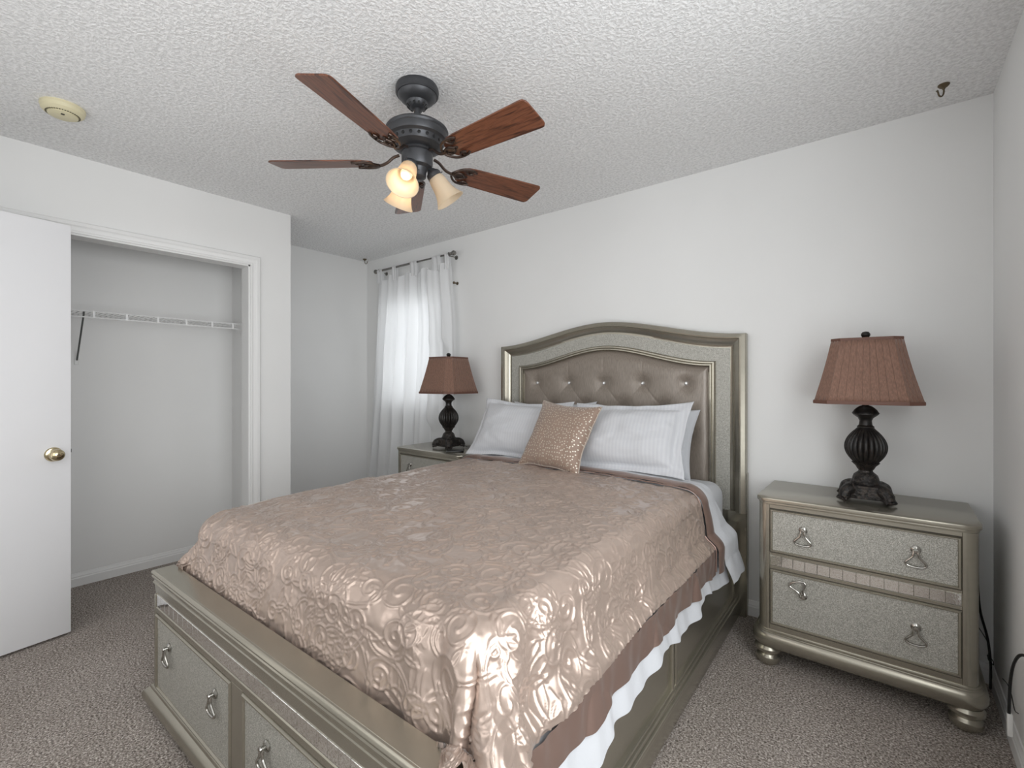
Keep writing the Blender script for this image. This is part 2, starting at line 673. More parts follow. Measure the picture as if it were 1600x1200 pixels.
# ---- curtained window in the back wall
bm = B()
fw = 0.035
box(bm, WX0, WX0 + fw, 0.04, 0.09, WZ0, WZ1, 0.003, 1)
box(bm, WX1 - fw, WX1, 0.04, 0.09, WZ0, WZ1, 0.003, 1)
box(bm, WX0 + fw, WX1 - fw, 0.04, 0.09, WZ0, WZ0 + fw, 0.003, 1)
box(bm, WX0 + fw, WX1 - fw, 0.04, 0.09, WZ1 - fw, WZ1, 0.003, 1)
win = struct('window_1', bm, M['trim'])
bm = B()
box(bm, WX0 + fw, WX1 - fw, 0.045, 0.085, 1.56, 1.595, 0.003, 1)
obj('sash_bar', bm, M['trim'], win)
bm = B()
box(bm, WX0 + fw, WX1 - fw, 0.063, 0.067, WZ0 + fw, WZ1 - fw)
obj('window_pane', bm, M['glass'], win, smooth=False)
bm = B()
box(bm, WX0 - 0.02, WX1 + 0.02, -0.02, 0.04, WZ0 - 0.02, WZ0, 0.004)
obj('window_sill', bm, M['trim'], win)


def plain_window(name, a0, a1, z0, z1, axis):
    def bx_(b_, p0, p1, q0, q1, r0, r1):
        if axis == 'x':
            box(b_, q0, q1, p0, p1, r0, r1, 0.003, 1)
        else:
            box(b_, p0, p1, q0, q1, r0, r1, 0.003, 1)
    q = (0.04, 0.09) if axis == 'x' else (YB - 0.09, YB - 0.04)
    b_ = B()
    bx_(b_, a0, a0 + 0.04, *q, z0, z1)
    bx_(b_, a1 - 0.04, a1, *q, z0, z1)
    bx_(b_, a0 + 0.04, a1 - 0.04, *q, z0, z0 + 0.04)
    bx_(b_, a0 + 0.04, a1 - 0.04, *q, z1 - 0.04, z1)
    w_ = struct(name, b_, M['trim'])
    b_ = B()
    mid = (z0 + z1) / 2
    bx_(b_, a0 + 0.04, a1 - 0.04, *q, mid - 0.015, mid + 0.015)
    obj('sash_bar', b_, M['trim'], w_)
    b_ = B()
    c_ = (q[0] + q[1]) / 2
    bx_(b_, a0 + 0.04, a1 - 0.04, c_ - 0.002, c_ + 0.002, z0 + 0.04, z1 - 0.04)
    obj('window_pane', b_, M['glass'], w_, smooth=False)


plain_window('window_2', RY0, RY1, RZ0, RZ1, 'x')
plain_window('added_window', NX0, NX1, NZ0, NZ1, 'y')  # unseen window added behind the camera to flatten the lighting

# ---- entry door standing open in front of the closet
dr = thing('door_1', 'white flush interior door standing open in front of the closet, with round brass knob', 'door', (-3.365, -3.12, 0), math.radians(8.6))
dr['kind'] = 'structure'
bm = B()
box(bm, -0.035, 0.0, 0.0, 0.813, 0.012, 2.018, 0.0025, 2)
obj('door_slab', bm, M['door'], dr)
KZ = 0.897
Mk = Matrix.Translation((0, 0.748, KZ)) @ Matrix.Rotation(PI / 2, 4, 'Y')
bm = B()
lathe(bm, [(0.034, 0.0), (0.034, 0.004), (0.030, 0.009), (0.020, 0.011), (0.014, 0.014), (0.0125, 0.024), (0.016, 0.030), (0.026, 0.036), (0.0285, 0.046), (0.027, 0.056), (0.022, 0.062), (0.010, 0.066), (0.0, 0.0665)], seg=40, mtx=Mk)
kn = obj('door_knob', bm, M['brass'], dr)
bm = B()
lathe(bm, [(0.006, 0.066), (0.006, 0.0685), (0.0, 0.0685)], seg=16, mtx=Mk)
box(bm, 0.066, 0.0695, 0.7465, 0.7495, KZ - 0.004, KZ + 0.004)
obj('lock_button', bm, M['bronze'], kn)
bm = B()
box(bm, -0.026, -0.010, 0.812, 0.8175, KZ - 0.005 + 0.006, KZ + 0.018)
obj('latch_bolt', bm, M['black'], dr)

# ---- closet wire shelf
sh = thing('wire_shelf', 'white ventilated wire shelf running across the open closet, held by one sloping bracket', 'shelf', (-4.2, -2.0, 1.65))
bm = B()
xf = 0.29
for (x_, z_) in ((xf, 0.0), (xf, -0.034), (0.005, 0.0), (0.15, -0.003)):
    tube(bm, [(x_, -1.0, z_), (x_, 0.655, z_)], 0.0042 if x_ == xf else 0.003, 6)
y_ = -1.0
while y_ < 0.65:
    tube(bm, [(0.004, y_, 0.003), (xf, y_, 0.003), (xf, y_, -0.0)], 0.0019, 5)
    y_ += 0.0254
obj('shelf_wires', bm, M['wire'], sh)
for y_ in (-0.9, -0.75, -0.6, -0.45, -0.297, -0.16, -0.010, 0.145, 0.297, 0.447, 0.575, 0.652):
    bm = B()
    box(bm, xf - 0.003, xf + 0.005, y_ - 0.0055, y_ + 0.0055, -0.036, 0.003)
    obj('lip_bar', bm, M['wire'], sh)
br = B()
yb = -0.190
tube(br, [(xf - 0.004, yb - 0.012, 0.0), (xf - 0.01, yb - 0.012, -0.02), (0.008, yb, -0.272)], 0.0045, 8)
b_o = obj('shelf_bracket', br, M['strut'], sh, label='grey steel diagonal support bracket')
br = B()
box(br, 0.0, 0.006, yb - 0.012, yb + 0.012, -0.30, -0.262, 0.002)
obj('bracket_foot', br, M['white_plastic'], b_o)
bm = B()
box(bm, xf - 0.02, xf + 0.012, 0.655, 0.680, -0.038, 0.004, 0.002)
obj('end_clip', bm, M['white_plastic'], sh)


# ================================================================== CURTAIN
rodz, rody = 2.288, -0.085
cr = thing('curtain_rod', 'brushed steel curtain rod with ball ends above the corner window', 'curtain rod', (-3.62, rody, rodz))
bm = B()
tube(bm, [(-0.50, 0, 0), (0.0, 0, 0)], 0.0095, 14)
tube(bm, [(0.0, 0, 0), (0.50, 0, 0)], 0.0075, 14)
obj('rod_pole', bm, M['rod'], cr)
for s_ in (-1, 1):
    bm = B()
    Mx = Matrix.Translation((0.50 * s_, 0, 0)) @ Matrix.Rotation(PI / 2 * s_, 4, 'Y')
    lathe(bm, [(0.011, -0.01), (0.013, 0.0), (0.009, 0.006), (0.016, 0.012), (0.021, 0.024), (0.021, 0.032), (0.015, 0.043), (0.0, 0.048)], seg=20, mtx=Mx)
    obj('finial', bm, M['rod'], cr)
    bm = B()
    xb = 0.475 * s_
    tube(bm, [(xb, 0.0, -0.014), (xb, 0.04, -0.012), (xb, 0.083, -0.012)], 0.005, 8)
    tube(bm, [(xb, 0.014 * math.cos(a), 0.014 * math.sin(a)) for a in np.linspace(0.5, 2 * PI - 0.5, 12)], 0.0025, 6)
    lathe(bm, [(0.018, 0), (0.018, 0.005), (0.0, 0.006)], seg=18, mtx=Matrix.Translation((xb, 0.085, -0.012)) @ Matrix.Rotation(PI / 2, 4, 'X'))
    obj('rod_bracket', bm, M['rod'], cr)

cu = thing('curtain', 'white sheer tab-top curtain hanging over the corner window', 'curtain', (-3.62, rody, 0))
tabs_x = [-4.075, -3.855, -3.585, -3.29, -3.165]
tabs_w = [0.085, 0.06, 0.095, 0.11, 0.05]


def cur_fn(U, V):
    # U across 0..1, V 0 top .. 1 bottom
    xl = -4.125 - 0.215 * V ** 1.15
    xr = -3.135 + 0.055 * sstep(V, 0, 0.25) + 0.0 * V
    # gather: non-uniform mapping
    x = xl + (xr - xl) * (U + 0.012 * np.sin(U * 31) * V)
    ztop = 2.225 - 0.045 * np.abs(np.sin((U * 4.2 + 0.1) * PI)) ** 1.5
    z = ztop + (0.02 - ztop) * V
    amp = 0.018 + 0.016 * sstep(V, 0.0, 0.5)
    ph = U * 2 * PI
    y = amp * (np.sin(ph * 7.3 + 0.7 + 0.6 * np.sin(V * 2.5)) + 0.55 * np.sin(ph * 12.7 + 1.9 + 0.8 * V) + 0.3 * np.sin(ph * 3.1 + 2.0))
    y += 0.012 * vn(U * 3, V * 2, 2.5, 3)
    y = np.clip(y, -0.07, 0.055)
    # pressed back behind the lamp and the nightstand
    k1 = sstep(x, -3.42, -3.30) * sstep(-z, -1.62, -1.50)
    y = y * (1 - k1) + np.clip(y, 0.012, 0.055) * k1
    k2 = sstep(x, -3.50, -3.38) * sstep(-z, -0.95, -0.80)
    y = y * (1 - k2) + (0.058 + 0.12 * (y - 0.03)) * k2
    return np.stack([x + 3.62, y, z], 1)


P_, F_, uv = grid(cur_fn, 260, 90)
cloth = obj('curtain_panel', (P_, F_, uv), M['curtain'], cu, angle=None)
for tx, tw in zip(tabs_x, tabs_w):
    def tab_fn(U, V, tx=tx, tw=tw):
        a = V * 2.0
        x = tx - tw / 2 + tw * U + 3.62 + 0.004 * np.sin(V * 9)
        # front strip rises, goes round the rod and falls behind
        t = V
        rr = 0.0135
        up = t < 0.42
        arc = (t >= 0.42) & (t <= 0.58)
        y = np.where(up, -rr - 0.004 * np.sin(U * 9), np.where(arc, -rr * np.cos((t - 0.42) / 0.16 * PI), rr))
        z = np.where(up, 2.17 + (rodz - 2.17) * t / 0.42, np.where(arc, rodz + rr * np.sin((t - 0.42) / 0.16 * PI), rodz + (2.17 - rodz) * (t - 0.58) / 0.42))
        y = y + 0.003 * np.sin(U * 14 + t * 3)
        return np.stack([x, y, z], 1)
    P_, F_, uv = grid(tab_fn, 12, 50)
    obj('curtain_tab', (P_, F_, uv), M['curtain'], cu, angle=None)

pg_ = B()
lathe(pg_, [(0.013, 0), (0.013, 0.004), (0.006, 0.006), (0.006, 0.035), (0.011, 0.038), (0.011, 0.044), (0.0, 0.046)], seg=16, mtx=Matrix.Translation((-3.135, 0, 2.06)) @ Matrix.Rotation(PI / 2, 4, 'X'))
tag(obj('curtain_holdback', pg_, M['bronze']), 'small dark peg on the wall right of the curtain, below the rod end', 'wall peg')

# ================================================================== CEILING HOOKS, SMOKE DETECTOR
for (hx, hy, rz, lab) in ((-0.165, -0.205, -2.3, 'bronze swag hook screwed into the ceiling near the right wall'),
                          (-4.33, -0.085, 0.4, 'small dark ceiling hook in the far corner above the curtain')):
    hk = thing('ceiling_hook', lab, 'hook', (hx, hy, H), rz)
    sc_ = 1.0
    bm = B()
    lathe(bm, [(0.019, 0.0), (0.019, -0.003), (0.013, -0.010), (0.006, -0.014), (0.005, -0.018), (0.0, -0.018)], seg=20)
    obj('hook_plate', bm, M['bronze'], hk)
    bm = B()
    pts = [(0, 0, -0.014), (0.0, 0, -0.030), (0.004, 0, -0.042), (0.014, 0, -0.049), (0.024, 0, -0.044), (0.027, 0, -0.034), (0.031, 0, -0.030)]
    tube(bm, spline(pts, 5), 0.003, 8)
    lathe(bm, [(0.0, -0.005), (0.005, 0.0), (0.0, 0.005)], seg=10, mtx=Matrix.Translation((0.031, 0, -0.029)))
    obj('hook_arm', bm, M['bronze'], hk)

sd = thing('smoke_detector', 'round yellowed smoke detector on the ceiling above the closet', 'smoke detector', (-3.127, -2.393, H))
bm = B()
lathe(bm, [(0.074, 0), (0.075, -0.010), (0.072, -0.014), (0.071, -0.024), (0.060, -0.034), (0.055, -0.035), (0.0, -0.035)], seg=56)
obj('detector_body', bm, M['plastic'], sd)
bm = B()
for i in range(40):
    a = 2 * PI * i / 40
    mt = Matrix.Rotation(a, 4, 'Z')
    box(bm, 0.0515, 0.057, -0.0022, 0.0022, -0.0362, -0.033, mtx=mt)
obj('vent_slots', bm, M['vent_dark'], sd)
bm = B()
lathe(bm, [(0.050, -0.033), (0.050, -0.040), (0.046, -0.042), (0.0, -0.042)], seg=48)
cp_ = obj('detector_cap', bm, M['plastic'], sd)
bm = B()
box(bm, 0.018, 0.030, -0.010, 0.002, -0.0445, -0.0415, 0.001, 1)
obj('test_button', bm, M['vent_dark'], sd)

# ================================================================== CEILING FAN
FANX, FANY = -1.826, -1.517
fan = thing('ceiling_fan', 'dark bronze ceiling fan with five walnut blades and three frosted glass lights', 'ceiling fan', (FANX, FANY, 2.4638))
fan.scale = (1.02, 1.02, 1.02)
bm = B()
lathe(bm, [(0.076, 0.0), (0.079, -0.008), (0.080, -0.014), (0.079, -0.030), (0.075, -0.034), (0.072, -0.034), (0.071, -0.037), (0.062, -0.050), (0.046, -0.060), (0.040, -0.062), (0.037, -0.070), (0.031, -0.080), (0.020, -0.086), (0.0, -0.086)], seg=48, mtx=Matrix.Translation((0, 0, -0.0233)) @ Matrix.Diagonal((1.06, 1.06, 1.0, 1.0)))
cn = obj('canopy', bm, M['fan_metal'], fan)
bm = B()
for i in range(12):
    a = 2 * PI * i / 12
    mt = Matrix.Rotation(a, 4, 'Z') @ Matrix.Translation((0.0355, 0, -0.0998)) @ Matrix.Rotation(math.radians(40), 4, 'Y')
    box(bm, -0.003, 0.003, -0.0035, 0.0035, -0.006, 0.006, 0.001, 1, mtx=mt)
obj('canopy_vents', bm, M['black'], cn)
bm = B()
lathe(bm, [(0.0135, -0.09), (0.0135, -0.165), (0.0, -0.165)], seg=20)
obj('downrod', bm, M['fan_metal'], fan)
bm = B()
lathe(bm, [(0.0, -0.160), (0.020, -0.162), (0.028, -0.172), (0.075, -0.180), (0.112, -0.188), (0.120, -0.194), (0.123, -0.200), (0.121, -0.206), (0.118, -0.209), (0.117, -0.226), (0.114, -0.233), (0.103, -0.238), (0.101, -0.240), (0.098, -0.256), (0.096, -0.262), (0.088, -0.266), (0.082, -0.270), (0.070, -0.274), (0.0, -0.274)], seg=64)
mo = obj('motor_housing', bm, M['fan_metal'], fan)
bm = B()
for i in range(20):
    a = 2 * PI * i / 20
    mt = Matrix.Rotation(a, 4, 'Z') @ Matrix.Translation((0.0995, 0, -0.248)) @ Matrix.Rotation(PI / 2, 4, 'Y')
    lathe(bm, [(0.0, -0.002), (0.0065, -0.001), (0.0065, 0.0012), (0.0045, 0.0018), (0.0, 0.0018)], seg=12, mtx=mt)
obj('motor_vents', bm, M['black'], mo)
bm = B()
lathe(bm, [(0.060, -0.272), (0.062, -0.276), (0.062, -0.282), (0.056, -0.286), (0.061, -0.290), (0.061, -0.330), (0.056, -0.340), (0.040, -0.347), (0.036, -0.355), (0.034, -0.380), (0.024, -0.388), (0.0, -0.390)], seg=48)
obj('switch_housing', bm, M['fan_metal'], fan)


def blade_outline():
    # local x radial, y width
    pts = []
    r0, r1 = 0.175, 0.575
    w0, w1 = 0.055, 0.067
    pts += [(r0 + 0.012, -w0 * 0.72), (r0 + 0.035, -w0 * 0.93), (r0 + 0.07, -w0)]
    pts += [(r1 - 0.020, -w1), (r1 - 0.010, -w1 + 0.002), (r1 - 0.002, -w1 + 0.012)]
    pts += [(r1, -w1 + 0.022), (r1, w1 - 0.022), (r1 - 0.002, w1 - 0.012), (r1 - 0.010, w1 - 0.002), (r1 - 0.020, w1)]
    pts += [(r0 + 0.07, w0), (r0 + 0.035, w0 * 0.93), (r0 + 0.012, w0 * 0.72), (r0, w0 * 0.4), (r0, -w0 * 0.4)]
    return pts


FZ = 2.118 - H
a0 = math.radians(1.0)
for i in range(5):
    a = a0 + i * 2 * PI / 5
    be = bpy.data.objects.new('blade', None)
    bm = B()
    prism(bm, blade_outline(), -0.003, 0.003, 0.0015, 1)
    bl = obj('blade', bm, M['walnut'], fan)
    bpy.data.objects.remove(be)
    # pitch about the radial axis, counter-clockwise side lower
    bl.matrix_basis = Matrix.Rotation(a, 4, 'Z') @ Matrix.Translation((0, 0, FZ)) @ Matrix.Rotation(math.radians(-13), 4, 'X')
    # ornate iron below the blade
    bm = B()
    pitch_inv = Matrix.Rotation(math.radians(13), 4, 'X')
    arm = spline([(0.072, 0, 0.030), (0.095, 0, 0.022), (0.120, 0, 0.002), (0.145, 0, -0.008), (0.170, 0, -0.008)], 5)
    arm = [pitch_inv @ p if p.x < 0.13 else p for p in arm]
    tube(bm, arm, 0.006, 8)
    for s_ in (-1, 1):
        tube(bm, spline([(0.150, 0, -0.008), (0.160, 0.020 * s_, -0.009), (0.180, 0.040 * s_, -0.008), (0.205, 0.048 * s_, -0.007), (0.235, 0.047 * s_, -0.006), (0.250, 0.040 * s_, -0.006)], 6), 0.005, 8,
             radii=None)
        tube(bm, spline([(0.155, 0, -0.008), (0.175, 0.014 * s_, -0.009), (0.195, 0.016 * s_, -0.009), (0.212, 0.002 * s_, -0.008)], 6), 0.0042, 8)
        tube(bm, spline([(0.200, 0.046 * s_, -0.008), (0.212, 0.030 * s_, -0.009), (0.226, 0.026 * s_, -0.008), (0.238, 0.034 * s_, -0.007)], 6), 0.004, 8)
        lathe(bm, [(0.0, -0.0105), (0.006, -0.009), (0.007, -0.003), (0, -0.003)], cx=0.222, cy=0.040 * s_, seg=12)
    prism(bm, [(0.150, -0.010), (0.186, -0.012), (0.222, -0.006), (0.226, 0), (0.222, 0.006), (0.186, 0.012), (0.150, 0.010)], -0.0075, -0.0032, 0.001, 1)
    lathe(bm, [(0.0, -0.0115), (0.006, -0.010), (0.007, -0.004), (0, -0.004)], cx=0.205, cy=0, seg=12)
    ir = obj('blade_iron', bm, M['iron'], bl)

# three glass lights
LR = 0.058
for (deg, lit) in ((-64, True), (56, False), (176, True)):
    a = math.radians(deg)
    tilt = math.radians(35)
    base = Matrix.Rotation(a, 4, 'Z') @ Matrix.Translation((LR, 0, -0.352)) @ Matrix.Rotation(-tilt, 4, 'Y')
    # local -z is the axis pointing down/outward
    bm = B()
    tube(bm, [(Matrix.Rotation(a, 4, 'Z') @ Vector(p)) for p in spline([(0.030, 0, -0.345), (0.045, 0, -0.340), (LR, 0, -0.352)], 4)], 0.009, 10)
    lathe(bm, [(0.0, 0.012), (0.014, 0.010), (0.020, 0.002), (0.027, -0.004), (0.030, -0.012), (0.030, -0.022), (0.027, -0.024), (0.0, -0.024)], seg=28, mtx=base)
    for k in range(3):
        ka = k * 2 * PI / 3
        tube(bm, [base @ Vector((0.029 * math.cos(ka), 0.029 * math.sin(ka), -0.018)), base @ Vector((0.038 * math.cos(ka), 0.038 * math.sin(ka), -0.018))], 0.0022, 6)
    hol = obj('lamp_holder', bm, M['fan_metal'], fan)
    bm = B()
    outer = [(0.026, -0.020), (0.031, -0.030), (0.034, -0.045), (0.036, -0.065), (0.040, -0.085), (0.047, -0.105), (0.056, -0.122), (0.062, -0.130)]
    inner = [(r_ - 0.003, z_) for r_, z_ in outer[::-1]]
    lathe(bm, outer + inner, seg=40, mtx=base, caps=False)
    obj('glass_shade', bm, M['glow'], hol, label='lit frosted glass bell shade' if lit else 'unlit frosted glass bell shade')
    bm = B()
    lathe(bm, [(0.0, -0.022), (0.010, -0.024), (0.011, -0.040), (0.020, -0.058), (0.023, -0.070), (0.018, -0.083), (0.0, -0.089)], seg=20, mtx=base)
    obj('bulb', bm, M['bulb_lit'] if lit else M['bulb_off'], hol)
    if lit:
        l = bpy.data.lights.new('fan_bulb_light', 'POINT')
        l.energy = 0.14
        l.color = (1.0, 0.80, 0.56)
        l.shadow_soft_size = 0.02
        lo = bpy.data.objects.new('fan_bulb_light', l)
        COL.objects.link(lo)
        lo.parent = fan
        lo.location = base @ Vector((0, 0, -0.100))
bm = B()
tube(bm, [(0.02, -0.045, -0.335), (0.02, -0.047, -0.37)], 0.0012, 5)
lathe(bm, [(0, 0.003), (0.003, 0), (0.003, -0.008), (0, -0.010)], cx=0.02, cy=-0.047, seg=8, mtx=Matrix.Translation((0, 0, -0.372)))
obj('pull_chain', bm, M['brass'], fan)


# ================================================================== NIGHTSTANDS
def bail_handle(parent, x, z, y, flip=0.0, sc=1.0):
    """rosette plus bell-shaped bail; front faces -y"""
    bm = B()
    Mr = Matrix.Translation((x, y, z)) @ Matrix.Rotation(PI / 2, 4, 'X')
    lathe(bm, [(0.0, 0.0), (0.0155 * sc, 0.0), (0.0155 * sc, 0.003), (0.012 * sc, 0.006), (0.007 * sc, 0.008), (0.006, 0.016), (0.008, 0.018), (0.007, 0.022), (0.0, 0.023)], seg=24, mtx=Mr)
    ro = obj('drawer_handle', bm, M['chrome'], parent)
    bm = B()
    pts = [(-0.006, -0.014, 0.0), (-0.007, -0.016, -0.012), (-0.010, -0.016, -0.024), (-0.020, -0.015, -0.036), (-0.029, -0.014, -0.047), (-0.027, -0.013, -0.056), (-0.014, -0.013, -0.061), (0.0, -0.013, -0.062),
           (0.014, -0.013, -0.061), (0.027, -0.013, -0.056), (0.029, -0.014, -0.047), (0.020, -0.015, -0.036), (0.010, -0.016, -0.024), (0.007, -0.016, -0.012), (0.006, -0.014, 0.0)]
    sp = [Vector(p) * sc for p in spline(pts, 4)]
    rot = Matrix.Translation((x, y, z)) @ Matrix.Rotation(flip, 4, 'Y')
    tube(bm, [rot @ p for p in sp], 0.0040 * sc, 8)
    obj('handle_ring', bm, M['chrome'], ro)
    return ro


def framed_panel(parent, x0, x1, z0, z1, yf, part='drawer_front', bead=0.011):
    """drawer: bead frame plus sparkle panel, front plane y = yf (towards -y)"""
    bm = B()
    box(bm, x0, x1, yf + 0.004, yf + 0.02, z0, z1, 0.001, 1)
    d = obj('drawer', bm, M['silver'], parent)
    bm = B()
    box(bm, x0 - 0.0028, x1 + 0.0028, yf + 0.0036, yf + 0.006, z0 - 0.0028, z1 + 0.0028)  # dark sheet behind the drawer, paints in the shade of the gap
    obj('drawer_gap_shade', bm, M['dark_gap'], d, smooth=False)
    bm = B()
    steps = [(0.0, 0.004), (0.001, -0.001), (0.004, -0.005), (0.008, -0.005), (0.010, -0.001), (bead, 0.001), (bead, 0.005)]
    rings = []
    for (sx, sz) in ((-1, -1), (1, -1), (1, 1), (-1, 1)):
        cx_ = x0 if sx < 0 else x1
        cz_ = z0 if sz < 0 else z1
        rings.append([bm.verts.new((cx_ - sx * o_, yf + dy, cz_ - sz * o_)) for (o_, dy) in steps])
    for i in range(4):
        a, b = rings[i], rings[(i + 1) % 4]
        for k in range(len(steps) - 1):
            bm.faces.new((a[k], b[k], b[k + 1], a[k + 1]))
    obj('drawer_bead', bm, M['silver'], d)
    bm = B()
    box(bm, x0 + bead - 0.001, x1 - bead + 0.001, yf + 0.002, yf + 0.008, z0 + bead - 0.001, z1 - bead + 0.001)
    obj('drawer_panel', bm, M['glitter'], d, smooth=False)
    return d


def tile_band(parent, x0, x1, z0, z1, yf, n):
    bm = B()
    wv_ = (x1 - x0) / n
    r_ = random.Random(3)
    for i in range(n):
        a = x0 + i * wv_ + 0.0007
        b = x0 + (i + 1) * wv_ - 0.0007
        mt = Matrix.Translation(((a + b) / 2, yf, (z0 + z1) / 2)) @ Matrix.Rotation(r_.uniform(-0.006, 0.006), 4, 'Z') @ Matrix.Rotation(r_.uniform(-0.006, 0.006), 4, 'X')
        box(bm, -(b - a) / 2, (b - a) / 2, -0.0015, 0.002, -(z1 - z0) / 2, (z1 - z0) / 2, 0.0008, 1, mtx=mt)
    return obj('mirror_tiles', bm, M['mirror'], parent, angle=20)


NW = 0.35  # half width of the top


def clipped(hw, yf, yb, c):
    """plan outline with rounded front corners; front at yf (negative)"""
    pts = [(-hw, yb)]
    for k in range(7):
        t = k / 6 * PI / 2
        pts.append((-hw + c - c * math.cos(t), yf + c - c * math.sin(t)))
    for k in range(7):
        t = k / 6 * PI / 2
        pts.append((hw - c + c * math.sin(t), yf + c - c * math.cos(t)))
    pts.append((hw, yb))
    return pts


def make_nightstand(label, cx, cy=0.0):
    t = thing('nightstand', label, 'nightstand', (cx, cy, 0), 0, None)
    FY, BY = -0.452, -0.025
    # top with stepped edge
    bm = B()
    prism(bm, clipped(0.361, FY - 0.010, BY, 0.050), 0.722, 0.740, 0.004, 2)
    prism(bm, clipped(0.355, FY - 0.004, BY, 0.047), 0.712, 0.723, 0.002, 1)
    obj('nightstand_top', bm, M['silver'], t)
    # carcass
    bm = B()
    prism(bm, clipped(0.312, FY + 0.012, BY, 0.004), 0.15, 0.714)
    box(bm, -0.318, -0.306, FY + 0.0, FY + 0.02, 0.16, 0.713, 0.001, 1)
    box(bm, 0.306, 0.318, FY + 0.0, FY + 0.02, 0.16, 0.713, 0.001, 1)
    box(bm, -0.306, 0.306, FY + 0.0, FY + 0.02, 0.696, 0.713, 0.001, 1)
    box(bm, -0.306, 0.306, FY + 0.002, FY + 0.02, 0.490, 0.503, 0.001, 1)
    box(bm, -0.306, 0.306, FY + 0.002, FY + 0.02, 0.433, 0.446, 0.001, 1)
    box(bm, -0.306, 0.306, FY + 0.001, FY + 0.02, 0.166, 0.190, 0.001, 1)
    box(bm, -0.352, -0.311, BY - 0.02, BY, 0.15, 0.713)
    box(bm, 0.311, 0.352, BY - 0.02, BY, 0.15, 0.713)
    box(bm, -0.348, -0.311, FY + 0.05, BY, 0.15, 0.712)
    box(bm, 0.311, 0.348, FY + 0.05, BY, 0.15, 0.712)
    obj('carcass', bm, M['silver'], t, smooth=True, angle=20)
    for s_ in (-1, 1):
        bm = B()
        lathe(bm, [(0.035, 0.155), (0.035, 0.712)], cx=s_ * 0.317, cy=FY + 0.0375, seg=32)
        obj('corner_column', bm, M['silver'], t)
    # base moulding
    bm = B()
    path = clipped(0.357, FY - 0.0, BY, 0.050)
    prof = [(-0.02, 0.168), (0.002, 0.168), (0.004, 0.163), (0.004, 0.160), (0.008, 0.158), (0.009, 0.154), (0.012, 0.153), (0.018, 0.147), (0.022, 0.137), (0.024, 0.125), (0.023, 0.112), (0.018, 0.100), (0.012, 0.092), (-0.02, 0.090)]
    prof = [(-o_, z_) for o_, z_ in prof]
    sweep_profile(bm, path, [(-o_, z_) for o_, z_ in prof])
    box(bm, -0.32, 0.32, FY + 0.02, BY, 0.092, 0.160)
    obj('base_moulding', bm, M['silver'], t)
    for (sx, yy) in ((-1, FY + 0.040), (1, FY + 0.040), (-1, BY - 0.055), (1, BY - 0.055)):
        bm = B()
        lathe(bm, [(0.030, 0.094), (0.046, 0.088), (0.054, 0.076), (0.053, 0.064), (0.044, 0.054), (0.038, 0.049), (0.040, 0.045), (0.047, 0.038), (0.049, 0.026), (0.043, 0.012), (0.032, 0.003), (0.030, 0.0), (0.0, 0.0)], cx=sx * 0.318, cy=yy, seg=36)
        obj('bun_foot', bm, M['silver'], t)
    d1 = framed_panel(t, -0.305, 0.305, 0.505, 0.693, FY)
    bail_handle(d1, -0.180, 0.622, FY + 0.001)
    bail_handle(d1, 0.180, 0.622, FY + 0.001)
    d2 = framed_panel(t, -0.305, 0.305, 0.192, 0.431, FY)
    bail_handle(d2, -0.180, 0.345, FY + 0.001, flip=math.radians(158))
    bail_handle(d2, 0.180, 0.333, FY + 0.001)
    tile_band(t, -0.305, 0.305, 0.447, 0.489, FY + 0.004, 14)
    return t


make_nightstand('champagne silver nightstand in the right corner, with mirrored tile strip and two drawers', -0.438)
make_nightstand('champagne silver nightstand by the curtain, mostly hidden behind the far side of the bed', -2.968, -0.03)


